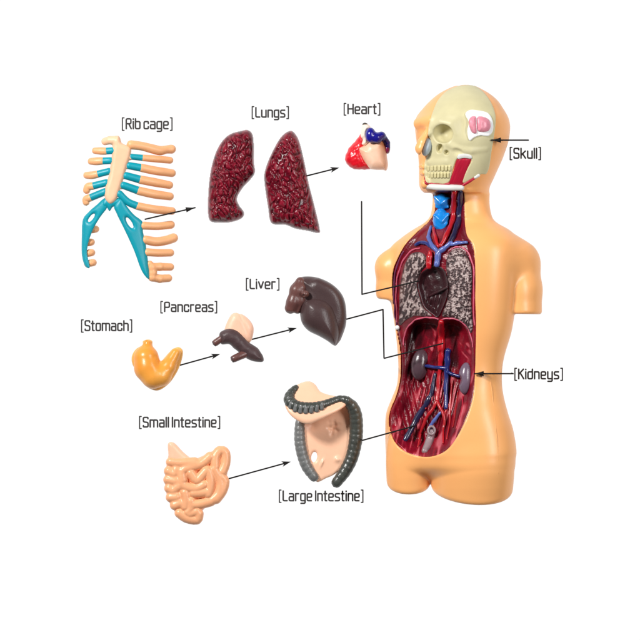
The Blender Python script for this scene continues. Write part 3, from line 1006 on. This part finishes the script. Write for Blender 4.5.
for pts in ([(144, 225.8, 3.8), (158, 226.3, 3.7), (171, 224.8, 3.8)], [(146, 240, 4.2), (156, 241.8, 4.4), (166, 240.5, 4.3), (173.5, 238, 4.4)],
            [(147.5, 252.3, 3.8), (158, 253, 3.7), (170.5, 252.8, 3.6)],
            ):
    tube('rib', [(x, y, arch(x) - 0.6, r * 1.08) for x, y, r in pts], M['bone'], rc, 14)
RQ = [(x, y, arch(x) - 1.0, r) for x, y, r in [(150, 264, 3.4), (152, 267, 4.0), (160, 266.8, 4.0), (170.5, 267, 3.8)]]
RQ2 = [(x, y, arch(x) - 1.0, r) for x, y, r in [(152, 268, 3.8), (152.8, 273, 4.4), (152.5, 277.5, 4.0), (160, 278.8, 4.1), (168.5, 278.2, 3.9)]]
sdf_part('rib', lambda P: smin(chain(P, RQ, 1), chain(P, RQ2, 1), 2), (142, 258, 0), (178, 286, 30), 0.55, M['bone'], rc)
for x, y in ((96, 229.5), (91.6, 242.5), (92, 253), (93.5, 263)):
    tube('rib', [(x - 6, y + 1.0, arch(x - 6) - 4, 3.4), (x - 2, y, arch(x) - 6, 3.8), (x, y - 0.3, arch(x) - 7.5, 3.6)], M['bone'], rc, 14)

# ------------------------------------------------------------------ lungs
LL = spline([(240.6, 131), (247.7, 130), (252.4, 134), (253.8, 144), (253.8, 160.6), (255, 171.5), (251.8, 178), (242.7, 188), (237.2, 198), (239, 205),
             (244, 212.4), (241.6, 218.5), (230.5, 222.3), (220.3, 222.6), (209.5, 220), (208, 201), (210, 175), (215, 154.5), (222.3, 141), (230.5, 134)], 6, True)
LR = spline([(289.4, 131), (294.5, 133), (299.5, 142), (304.6, 162.7), (308.7, 183), (314.8, 207), (319.8, 229), (318, 233), (307.7, 230.9), (295.5, 228.7),
             (285.3, 224.8), (271.5, 223.2), (268, 207), (264.3, 181), (265.5, 168.7), (272, 152.5), (281, 137)], 6, True)


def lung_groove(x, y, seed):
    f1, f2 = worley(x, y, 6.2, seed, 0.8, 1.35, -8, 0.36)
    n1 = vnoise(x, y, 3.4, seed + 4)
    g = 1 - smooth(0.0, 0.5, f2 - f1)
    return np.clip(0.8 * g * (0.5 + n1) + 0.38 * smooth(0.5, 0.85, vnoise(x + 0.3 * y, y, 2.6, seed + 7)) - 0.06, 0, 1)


for poly, seed, lab, ridge in ((LL, 3, 'smaller crimson lung with a notch cut into its right side', 0.42),
                               (LR, 6, 'larger pointed crimson lung with a straight slanting right edge', 0.45)):
    pa, pb = poly.min(0), poly.max(0)

    def f(P, poly=poly, seed=seed):
        X, Y = np.meshgrid(P[0][:, 0, 0], P[1][0, :, 0], indexing='ij')
        d = poly_sd(X, Y, poly)
        q = np.clip(1 - (1 - np.clip(d / 20, 0, 1)) ** 2.4, 0, 1)
        H = 21 * q ** 0.42 + np.minimum(d, 0)
        top = smooth(pa[1] + 2, pa[1] + 14, Y + 2 * vnoise(X, Y, 6, 2))
        g = lung_groove(X, Y, seed)
        H = H - 2.3 * g * smooth(0.6, 5, d) * top + 0.5 * (vnoise(X, Y, 10, seed) - 0.5)
        return smax(P[2] - 1 - H[:, :, None], 1 - P[2], 0.8)

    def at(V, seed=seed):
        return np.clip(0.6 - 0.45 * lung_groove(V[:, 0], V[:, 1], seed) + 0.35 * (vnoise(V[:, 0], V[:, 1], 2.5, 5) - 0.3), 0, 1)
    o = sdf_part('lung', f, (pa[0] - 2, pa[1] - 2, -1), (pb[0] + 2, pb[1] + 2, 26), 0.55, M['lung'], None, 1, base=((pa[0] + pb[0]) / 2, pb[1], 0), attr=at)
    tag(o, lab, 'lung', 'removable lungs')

# ------------------------------------------------------------------ heart
ht = thing('heart', 'small red, peach and blue plastic heart model', 'heart', (368, 170, 0))


def blob(poly, h, R, z0, zb=None):
    """a domed solid over an outline"""
    poly = np.array(poly)

    def f(P):
        X, Y = np.meshgrid(P[0][:, 0, 0], P[1][0, :, 0], indexing='ij')
        d = poly_sd(X, Y, poly)
        H = h * np.sqrt(np.clip(1 - (1 - np.clip(d / R, 0, 1)) ** 2, 0, 1)) + np.minimum(d, 0)
        return smax(P[2] - z0 - H[:, :, None], np.maximum((zb if zb is not None else z0 - 2) - P[2], -d[:, :, None]), 0.8)
    return f


def blob_part(name, poly, h, R, z0, zb, m, parent, res=0.45, extra=None):
    poly = np.array(poly)
    a, b = poly.min(0) - 2, poly.max(0) + 2
    f0 = blob(poly, h, R, z0, zb)
    fn = (lambda P: extra(P, f0(P))) if extra else f0
    return sdf_part(name, fn, (a[0], a[1], zb - 1.5), (b[0], b[1], z0 + h + 2), res, m, parent)


blob_part('ventricle', spline([(361, 134), (365, 139), (366, 150), (369, 160), (373, 168), (362.3, 169.7), (352.5, 168.6), (347, 163.8), (345, 158), (349, 148), (355.8, 140.6)], 5, True),
          10, 11, 3, 1, M['heart_red'], ht, extra=lambda P, f: f + 0.3 * np.sin(P[0] * 0.9 + P[1] * 0.5) * np.sin(P[1] * 0.8 - P[0] * .3))
blob_part('heart_wall', spline([(358.3, 148.5), (364, 145.5), (368, 142), (378.7, 139), (383, 138), (386, 148), (387, 157), (388, 165), (386.3, 170.5), (383, 170),
                                (375.5, 169.8), (369, 168), (361.5, 158)], 5, True), 12, 10, 7, 1, M['heart_peach'], ht)
blob_part('aorta', spline([(360.6, 136), (362, 126), (364.5, 124), (368, 124.5), (370.5, 127.5), (368, 133), (368.5, 143), (365, 146), (361.5, 144.5), (362.5, 140)], 5, True), 8, 5, 9, 1, M['heart_white'], ht)
V, F = tube_mesh([(363.2, 124.4, 11.5, 0.9), (364.8, 124.0, 12.2, 1.2), (366.8, 124.3, 11.5, 0.8)], 10, 3)
make('vessel_opening', V, F, M['hole'], ht)


def atrium(P):
    f = ell(P, (370.5, 135.5, 19), (5.2, 7.6, 6), 0)
    f = smin(f, ell(P, (376.5, 138, 19), (6.2, 5.4, 5.5), 15), 2)
    f = smin(f, ell(P, (381.5, 135.8, 17), (4.2, 4.0, 5), 30), 2)
    f = smin(f, chain(P, [(383, 137, 15, 3.2), (387, 143, 12, 3.2), (388, 148, 10, 2.2)]), 1.5)
    return f


sdf_part('atrium', atrium, (362, 124, 4), (394, 154, 28), 0.45, M['heart_blue'], ht)
sdf_part('vessel', lambda P: smin(ell(P, (387.2, 149, 9), (2.9, 4.5, 4)), chain(P, [(384.5, 145, 11, 2), (387.5, 152, 8, 1.8)]), 1.0), (380, 140, 2), (394, 158, 18), 0.45, M['purple'], ht)

# ------------------------------------------------------------------ stomach
so = thing('stomach', 'shiny amber yellow plastic stomach shaped like a bent sack', 'stomach', (158, 390, 0))
STO = spline([(143, 341), (148, 339.4), (152.3, 341), (152.8, 346), (157.5, 354), (160.3, 361.5), (165, 357), (171, 350.5), (177.5, 347), (182, 349), (183, 354),
              (180.6, 364), (176, 374), (168.8, 383.8), (158.8, 390.4), (150, 388.8), (142.5, 382.5), (136, 371), (132, 363), (132, 355.5), (136, 349), (142.3, 345)], 5, True)
blob_part('rim', STO, 4, 5, 2, 1, M['stomach_edge'], so)


def sto_f(P):
    f = chain(P, [(146.3, 358, 6, 12.6), (148, 368, 7, 13.2), (154, 375.5, 8, 12.6), (161, 375, 8, 10.5), (168, 366.5, 8, 7.6), (175.5, 353, 7, 5.0)], 3)
    f = smin(f, chain(P, [(147.5, 343.5, 6, 3.9), (147.2, 350, 6, 5)]), 4)
    f = smax(f, -chain(P, [(147.7, 339.6, 7, 1.9), (147.7, 342, 7, 1.5)]), .6)
    return smax(f, 1 - P[2], 0.8)


sdf_part('stomach_wall', sto_f, (128, 336, -1), (188, 394, 24), 0.5, M['stomach'], so)

# ------------------------------------------------------------------ pancreas
pa_ = thing('pancreas', 'dark brown plastic pancreas with a pale peach loop behind it', 'pancreas', (242, 362, 0))
blob_part('duodenum', spline([(224.4, 331), (228.5, 319), (233.8, 313), (242.5, 314.4), (250, 320.6), (253.7, 328), (252.5, 337.5), (249.5, 343), (240, 340), (230, 336)], 5, True),
          6, 8, 2, 1, M['duod'], pa_, extra=lambda P, f: f + 0.6 * np.exp(-((P[0] - 246 - 0.4 * (P[1] - 330)) / 1.2) ** 2))
blob_part('pancreas_body', spline([(219.4, 333.5), (224, 330), (229.5, 328.4), (236, 330), (241, 333.8), (248.8, 342.3), (257.5, 348), (263.6, 357.5), (262, 362),
                                   (251, 360.6), (242.5, 355), (234.5, 348.6), (228.8, 344), (221, 344)], 5, True), 8, 7.5, 6, 1, M['pancreas'], pa_,
          extra=lambda P, f: f + 0.22 * (np.sin(P[0] * .5 + 1) * np.sin(P[1] * .6)))
for pts in ([(223, 337.5, 8, 3.3), (215.8, 342.6, 8, 3.5)], [(247, 353, 8, 4.2), (240, 356, 11, 3.9), (234.3, 358.6, 12, 3.7)]):
    c = tube('duct', pts, M['liver2'], pa_, 16)
    e, q = np.array(pts[-1]), np.array(pts[-2])
    d = (e - q)[:3]
    d /= np.linalg.norm(d)
    r = e[3]
    rim = []
    u = np.cross(d, (0, 0, 1.0))
    u /= np.linalg.norm(u)
    v = np.cross(d, u)
    for t in np.linspace(0, 2 * math.pi, 15):
        p = e[:3] + d * (r * 0.55) + (u * math.cos(t) + v * math.sin(t)) * r * 0.62
        rim.append((p[0], p[1], p[2], r * 0.28))
    tube('duct_rim', rim, M['pancreas'], c, 8, 2)

# ------------------------------------------------------------------ liver
lv = thing('liver', 'smooth dark brown plastic liver with a pointed lower lobe', 'liver', (320, 346, 0))
LIV = spline([(300, 277.5), (311, 276.5), (321, 278.8), (331, 283.8), (340, 292), (344.4, 301), (345.6, 312.5), (345, 325), (340.5, 338), (336.5, 345.2), (333, 345),
              (327.5, 341), (318.8, 336), (308.8, 331), (302.5, 323.8), (300, 314), (300, 303), (301, 292), (299, 284)], 5, True)
blob_part('upper_lobe', LIV, 13, 17, 4, 1, M['liver'], lv, 0.6,
          extra=lambda P, f: smin(f, chain(P, spline([(318, 285, 10, 6.5), (331, 293, 9.5, 7), (338, 306, 8.5, 6.8), (339.5, 322, 7, 6), (336.5, 337, 5, 3.5)], 5)), 5))
LOW = spline([(302.5, 303), (307, 298.5), (315, 296.5), (325, 298.5), (333, 305), (337.5, 316), (339.5, 328), (338.5, 338), (335.5, 345), (332, 344), (326, 340), (318, 335.5),
              (308.5, 330.5), (302, 323), (300.3, 313)], 5, True)
blob_part('lower_lobe', LOW, 17, 17, 8, 2, M['liver'], lv, 0.6)


def side_f(P):
    f = chain(P, [(300.5, 282, 9, 5.0), (296.5, 290, 10, 6.3), (293, 302, 10, 6.2), (290.5, 308, 9, 5.8)], 3, 1.1)
    f = smin(f, chain(P, [(301, 288, 11, 5.5), (300, 300, 9, 6), (297.5, 309, 7, 4.8)], 2), 2)
    f = smin(f, ell(P, (305.5, 294, 18.5), (3.8, 3.6, 4.5), 0), 1.6)
    f = smax(f, -ell(P, (303.3, 295.8, 22), (1.6, 1.3, 3)), .6)
    f = smax(f, -ell(P, (288, 314.8, 16), (8, 3, 6)), 1.5)
    return smax(f, 1 - P[2], .8)


sdf_part('left_lobe', side_f, (280, 274, -1), (314, 318, 28), 0.55, M['liver2'], lv)

# ------------------------------------------------------------------ small intestine
si = thing('small_intestine', 'coiled peach plastic small intestine with winding raised folds', 'intestine', (196, 522, 0))
zx = lambda p: (150 + p[0] / 6.4, 430 + p[1] / 6.4)
SI = spline([(168.6, 443.3), (174, 443), (182.8, 452), (191.4, 459), (200, 457), (212.5, 451), (222, 447.5), (227.8, 450.5), (228, 464), (226.6, 480), (223, 492),
             (212.5, 503.4), (203, 510), (200.5, 519.5), (192, 522), (181, 517.5), (173.4, 509.7), (167.3, 497), (165, 481.6), (166.4, 466), (168.6, 453.4)], 5, True)


def zsi(x, y):
    return 7 + 7 * math.sqrt(max(0, 1 - ((x - 196) / 36) ** 2)) * math.sqrt(max(0, 1 - ((y - 484) / 46) ** 2))


COILS = [[(418, 235), (420, 170), (450, 132), (482, 150), (482, 215), (462, 268)],
         [(412, 250), (440, 300), (452, 350), (438, 410), (405, 445)],
         [(455, 300), (478, 330), (462, 390), (425, 440)],
         [(212, 320), (208, 262), (265, 236), (330, 215), (385, 170)],
         [(205, 300), (208, 345), (245, 368), (300, 374), (345, 350)],
         [(262, 275), (300, 322), (335, 288), (368, 258), (388, 310), (385, 372), (372, 410)],
         [(278, 404), (325, 402), (365, 396)], [(280, 478), (335, 470), (388, 456)], [(225, 400), (232, 440), (226, 490)], [(262, 455), (262, 500), (240, 525)],
         [(122, 262), (155, 278), (168, 256)], [(118, 318), (160, 326)], [(124, 372), (150, 384), (172, 366)], [(134, 430), (170, 428)], [(160, 480), (186, 470)],
         [(190, 530), (235, 562), (300, 572), (312, 535)], [(255, 535), (300, 520)],
         [(135, 205), (200, 210), (285, 205)]]


def si_f(P):
    base = blob(SI, 9.5, 9, 3, 1)(P)
    f = base
    for c in COILS:
        pts = []
        for p in spline([zx(p) for p in c], 3):
            pts.append((p[0], p[1], zsi(p[0], p[1]) - 0.2, 5.1))
        f = smin(f, chain(P, pts), 2.2 if len(c) <= 3 and c[0][0] < 165 else 0.7)
    return smax(f, 1 - P[2], 0.6)


sdf_part('coils', si_f, (160, 446, -1), (234, 526, 24), 0.5, M['gut'], si, 1)
blob_part('mesentery', spline([(168.4, 443), (174.3, 442.8), (182.8, 451.5), (191.4, 458.5), (196, 460.5), (188, 464), (178, 464), (170, 460), (168.3, 452)], 5, True),
          4.5, 6, 10.5, 3, M['mesentery'], si)

# ------------------------------------------------------------------ large intestine
li = thing('large_intestine', 'peach plastic belly sheet framed by a dark ridged colon', 'intestine', (325, 486, 0))
SHEETP = spline([(301, 420), (310, 414), (330, 404), (349, 402), (353.5, 422), (352.5, 444), (347, 463), (335, 474), (326, 478.3), (317, 482), (312, 474), (304, 452), (301, 436)], 5, True)
sheet('back_sheet', SHEETP, [ellp(314.2, 457, 2.8, 5.2, 8)], M['mesentery'],
      lambda X, Y: 5 + 0.0035 * (X - 325) ** 2 - 3.4 * np.exp(-((X - 333.5 + 1.2 * np.sin(Y * 0.9)) ** 2 + 0.7 * (Y - 428 + 1.2 * np.sin(X)) ** 2) / 16) + 2.0 * np.exp(-((X - 337.5) ** 2 + (Y - 459.5) ** 2) / 8)
      + 1.5 * np.exp(-((X - 322 + 0.35 * (Y - 463)) ** 2) / 2.0 - (Y - 463) ** 2 / 18) - 1.8 * np.exp(-((X - 312) ** 2 + (Y - 425) ** 2) / 25), 2.2, li, -1, 18, 0.6)
# folded upper bowl: a peach tongue that leans towards the viewer
BOWL = spline([(291, 392), (296.5, 385), (307.5, 381), (315, 384), (320, 391), (328, 394.3), (336, 396), (346, 400), (346, 405), (338, 411), (328, 416), (318.8, 420.3), (307.5, 424),
               (296, 419.5), (287.5, 411), (285, 402)], 5, True)


def bowl_f(P):
    X, Y = np.meshgrid(P[0][:, 0, 0], P[1][0, :, 0], indexing='ij')
    d = poly_sd(X, Y, BOWL)
    mid = 12 + 0.62 * (Y - 382) - 0.10 * np.maximum(X - 312, 0) - 0.02 * (np.maximum(Y - 407, 0)) ** 2
    H = 3.2 * np.sqrt(np.clip(1 - (1 - np.clip(d / 5, 0, 1)) ** 2, 0, 1)) + np.minimum(d, 0)
    return np.maximum(np.abs(P[2] - mid[:, :, None]) - H[:, :, None], -d[:, :, None])


sdf_part('upper_fold', bowl_f, (282, 378, 4), (350, 428, 44), 0.6, M['mesentery'], li)


def bz(x, y):
    return 12 + 0.62 * (y - 382) - 0.10 * max(x - 312, 0) - 0.02 * max(y - 407, 0) ** 2


def colon(name, pts, m, lump=0.10, step=4.6, flat=1.0, sides=18, grooves=True):
    P = spline(pts, 14)
    s = np.concatenate([[0], np.cumsum(np.linalg.norm(np.diff(P[:, :3], axis=0), axis=1))])
    P[:, 3] *= 1 + lump * (np.abs(np.sin(math.pi * s / step)) ** 0.6 - 0.7)
    V, F = tube_mesh(P, sides, 1, flat, smooth_path=False)
    return make(name, V, F, m, li)


T1 = [(296, 387.5, 3.2), (290.5, 394, 4.6), (289.5, 400, 5.8), (293.5, 404.6, 6.0), (300, 407, 5.9), (311, 407.2, 5.3), (322, 405, 4.5), (331, 401.8, 3.9), (340, 399, 3.8), (347, 400.5, 4.6)]
colon('transverse_colon', [(x, y, bz(x, y) + 2.2, r) for x, y, r in T1], M['colon'], 0.12, 4.4)
T2 = [(346, 400.5, bz(346, 400.5) + 1, 4.6), (352, 406, 17, 6.0), (355.5, 415, 14, 6.6), (356.3, 428, 11, 6.8), (355.3, 442, 10, 6.8), (351.5, 458, 10, 6.5), (345, 471, 10.5, 6.2), (336.5, 482.5, 11, 5.2)]
colon('descending_colon', T2, M['colon'], 0.07, 5.5)
T3 = [(300, 421, 9, 4.6), (299.6, 430, 9, 5.2), (300, 442, 9, 5.6), (302.5, 455, 9, 5.6), (307, 467, 9, 5.5), (314, 477, 9, 4.8)]
colon('ascending_colon', T3, M['colon2'], 0.10, 5.0)
# pale highlights of the bowel's pouches: knobs along the front of the fold
for i, (x, y) in enumerate(((287.8, 402.5), (290.5, 407.5), (295, 410.6), (300, 412), (305.5, 412.4), (311, 412), (316.5, 410.8), (321.5, 408.8))):
    V, F = tube_mesh([(x + 0.7, y - 4.6, bz(x, y) + 4.4, 2.0), (x + 0.2, y - 0.8, bz(x, y) + 3.2, 2.6)], 10, 3)
    make('pouch', V, F, M['colon2'], li)

# ------------------------------------------------------------------ lettering on the panel
GL = {
    '[': (1.5, [[(1.5, 11), (0, 11), (0, -1.7), (1.5, -1.7)]]), ']': (1.5, [[(0, 11), (1.5, 11), (1.5, -1.7), (0, -1.7)]]),
    'R': (4.4, [[(0, 0), (0, 10), (4.2, 10), (4.2, 5), (0, 5)], [(2.3, 5), (4.5, 0)]]),
    'i': (0, [[(0, 0), (0, 7.2)], [(0, 9.5), (0, 9.9)]]),
    'b': (4, [[(0, 10), (0, 0), (4, 0), (4, 7.2), (0, 7.2)]]),
    'c': (3.8, [[(3.8, 5.3), (3.8, 7.2), (0, 7.2), (0, 0), (3.8, 0), (3.8, 1.9)]]),
    'a': (4, [[(0.3, 7.2), (4, 7.2), (4, 0)], [(4, 4.1), (0, 4.1), (0, 0), (4, 0)]]),
    'g': (4, [[(4, 7.2), (0, 7.2), (0, 0), (4, 0)], [(4, 7.2), (4, -2.7), (0.2, -2.7)]]),
    'e': (4, [[(0, 3.6), (4, 3.6), (4, 7.2), (0, 7.2), (0, 0), (3.8, 0)]]),
    'L': (3.6, [[(0, 10), (0, 0), (3.6, 0)]]),
    'u': (4, [[(0, 7.2), (0, 0), (4, 0)], [(4, 7.2), (4, 0)]]),
    'n': (4, [[(0, 0), (0, 7.2)], [(0, 7.2), (4, 7.2), (4, 0)]]),
    's': (3.8, [[(3.7, 7.2), (0, 7.2), (0, 3.9), (3.8, 3.3), (3.8, 0), (0, 0)]]),
    'H': (4.6, [[(0, 0), (0, 10)], [(4.6, 0), (4.6, 10)], [(0, 5.1), (4.6, 5.1)]]),
    'r': (2.7, [[(0, 0), (0, 7.2)], [(0, 7.2), (2.7, 7.2)]]),
    't': (2.2, [[(0.8, 9.6), (0.8, 0), (2.2, 0)], [(-0.3, 7.2), (2.2, 7.2)]]),
    'S': (4.3, [[(4.2, 8.6), (4.2, 10), (0, 10), (0, 5.3), (4.3, 4.7), (4.3, 0), (0, 0), (0, 1.4)]]),
    'k': (4, [[(0, 10), (0, 0)], [(3.8, 7.2), (0.4, 3.4)], [(1.4, 4.4), (4, 0)]]),
    'l': (0, [[(0, 10), (0, 0)]]), 'I': (0, [[(0, 10), (0, 0)]]),
    'P': (4.3, [[(0, 0), (0, 10), (4.3, 10), (4.3, 4.5), (0, 4.5)]]),
    'v': (4, [[(0, 7.2), (2, 0), (4, 7.2)]]),
    'o': (4, [[(2, 7.2), (0, 7.2), (0, 0), (4, 0), (4, 7.2), (2, 7.2)]]),
    'm': (6.8, [[(0, 0), (0, 7.2)], [(0, 7.2), (3.4, 7.2), (3.4, 0)], [(3.4, 7.2), (6.8, 7.2), (6.8, 0)]]),
    'h': (4, [[(0, 10), (0, 0)], [(0, 7.2), (4, 7.2), (4, 0)]]),
    'K': (4.4, [[(0, 10), (0, 0)], [(4.2, 10), (0.3, 5)], [(1.4, 5.9), (4.5, 0)]]),
    'd': (4, [[(4, 10), (4, 0), (0, 0), (0, 7.2), (4, 7.2)]]),
    'y': (4, [[(0, 7.2), (0, 0), (4, 0)], [(4, 7.2), (4, -2.7), (0.2, -2.7)]]),
}


def fillet(pts, r=1.3):
    out = [pts[0]]
    for i in range(1, len(pts) - 1):
        p, a, b = np.array(pts[i], float), np.array(pts[i - 1], float), np.array(pts[i + 1], float)
        la, lb = np.linalg.norm(a - p), np.linalg.norm(b - p)
        rr = min(r, la * .5, lb * .5)
        A, B = p + (a - p) / la * rr, p + (b - p) / lb * rr
        for t in np.linspace(0, 1, 5):
            out.append(tuple((1 - t) ** 2 * A + 2 * t * (1 - t) * p + t * t * B))
    out.append(pts[-1])
    return out


def lettering(text, x0, x1, ytop, ybot, label):
    """square-cornered lettering between x0..x1; ytop and ybot are the bracket's ends"""
    sy = (ybot - ytop - 1.3) / 12.7
    gap, x, strokes = 2.0, 0.0, []
    for ch in text:
        if ch == ' ':
            x += 1.8
            continue
        wd, st = GL[ch]
        for s in st:
            s2 = s if ch in '[]' else fillet(s)
            strokes.append(([(x + p[0], p[1]) for p in s2], 0.62 if ch in '[]' else 0.8))
        x += wd + gap
    W = x - gap
    sx = (x1 - x0 - 1.2) / W
    base = ytop + 0.65 + 11 * sy
    strokes = [([(x0 + 0.6 + px * sx, base - py * sy) for px, py in s], r) for s, r in strokes]

    def sd(X, Y):
        d = np.full(X.shape, -9.0)
        for s, r in strokes:
            d = np.maximum(d, r - line_d(X, Y, s))
        return d
    o = pad('lettering', None, lambda x, y, d: 0 * x + 0.6, 0.5, M['ink'], None, 0.2, base=((x0 + x1) / 2, ybot, 0), sd=sd, box=((x0 - 1.5, ytop - 1), (x1 + 1.5, ybot + 3.5)))
    tag(o, label, 'lettering', 'bracketed names lettered on the white panel')
    return o


for t in (('[Rib cage]', 121.8, 172.6, 117.2, 131), ('[Lungs]', 251.6, 289, 106, 119.3), ('[Heart]', 343.6, 380.4, 102.8, 115.8), ('[Skull]', 509.6, 541, 146.8, 160.4),
          ('[Stomach]', 81, 132.3, 319.2, 332.8), ('[Pancreas]', 160.3, 217.3, 300.8, 313.6), ('[Liver]', 245.8, 279.5, 277.8, 290.8), ('[Kidneys]', 514.3, 563, 367.6, 381),
          ('[Small Intestine]', 139, 220.3, 415.8, 429.2), ('[Large Intestine]', 278.8, 363.5, 489.4, 503)):
    lettering(*t, 'dark grey bracketed lettering reading ' + t[0][1:-1] + ' on the white panel')

# ------------------------------------------------------------------ arrows and pointer wires


def flat_arrow(a, b, label):
    a, b = np.array(a, float), np.array(b, float)
    u = (b - a) / np.linalg.norm(b - a)
    v = np.array([-u[1], u[0]])
    head = np.array([b, b - 9.5 * u + 2.9 * v, b - 7.0 * u, b - 9.5 * u - 2.9 * v])
    sh = [tuple(a), tuple(b - 6 * u)]

    def sd(X, Y):
        return np.maximum(0.72 - line_d(X, Y, sh), poly_sd(X, Y, head))
    lo, hi = np.minimum(a, b) - 4, np.maximum(a, b) + 4
    o = pad('arrow', None, lambda x, y, d: 0 * x + 0.6, 0.5, M['wire'], None, 0.2, base=(a[0], a[1], 0), sd=sd, box=(lo, hi))
    tag(o, label, 'arrow', 'thin black arrows on the white panel')


flat_arrow((307, 175.8), (339.5, 167.6), 'thin black arrow leading from the pointed lung to the heart')
flat_arrow((179.4, 365.4), (220.4, 354), 'thin black arrow leading from the amber stomach to the pancreas')
flat_arrow((251.9, 339.4), (297, 328), 'thin black arrow leading from the pancreas to the liver')
flat_arrow((225.8, 479.5), (291, 461.6), 'thin black arrow leading from the small intestine to the large intestine')


def wire(name, pts, label, cat, head=None, r=0.72):
    """a bent wire fixed in the panel and standing off it; head = arrow tip direction"""
    V, F = tube_mesh([(x, y, z, r) for x, y, z in pts], 8, 1, 1.0, smooth_path=False)
    parts = []
    for i in range(len(pts) - 1):
        parts.append(tube_mesh([tuple(pts[i]) + (r,), tuple(pts[i + 1]) + (r,)], 8, 1, 1.0, smooth_path=False))
    if head:
        tip = np.array(pts[-1], float)
        u = np.array(head, float)
        u /= np.linalg.norm(u)
        parts.append(tube_mesh([tuple(tip - 8.8 * u) + (0.5,), tuple(tip - 9.3 * u) + (2.7,), tuple(tip - 4 * u) + (1.1,), tuple(tip) + (0.1,)], 14, 1, 1.0, smooth_path=False))
    V, F = merge(parts)
    o = make(name, V, F, M['wire'], None, base=pts[0])
    tag(o, label, cat, 'black pointer wires standing off the panel')


wire('arrow', [(145.5, 219.4, 1), (145.5, 219.4, 21), (195.3, 207.9, 21)], 'black arrow wire from between the ribs towards the notched lung', 'arrow', (49.8, -11.5, 0))
zt = zh(489.5, 141.7) + 3.5
wire('arrow', [(528.2, 140.2, 1), (526.5, 141.7, zt), (490, 141.7, zt)], 'black arrow wire from the word Skull to the side of the skull', 'arrow', (-1, 0, 0))
zk = float(bil(ZS_RAW, 482, 373)) + 4
wire('arrow', [(511.5, 373.2, 1), (511.5, 373.2, zk), (473, 373.2, zk)], 'black arrow wire from the word Kidneys across the flank to the belly', 'arrow', (-1, 0, 0))
zq = max(float(fl(417, 281)) + 8, float(bil(ZS, 400, 285)) + 2)
wire('leader_line', [(361.6, 201.7, 1), (362, 294.4, 1), (362, 294.4, zq - 8), (417.5, 281.3, zq)], 'black bent wire under the heart running into the heart hollow', 'pointer')
zq = max(float(fl(442, 343)) + 8, float(bil(ZS, 404, 353)) + 2)
wire('leader_line', [(346.4, 319.2, 1), (383, 309.5, 1), (384, 358, 1), (384, 358, zq - 4), (442, 343.3, zq + 4)], 'black stepped wire from the liver into the upper belly', 'pointer')
zq = max(float(fl(414, 425)) + 9, float(bil(ZS, 392, 430)) + 2)
wire('leader_line', [(362, 439.8, 1), (362, 439.8, zq - 6), (414, 425.3, zq)], 'straight black wire from the large intestine into the lower belly', 'pointer')

for o in list(bpy.data.objects):
    if '_org' in o:
        del o['_org']
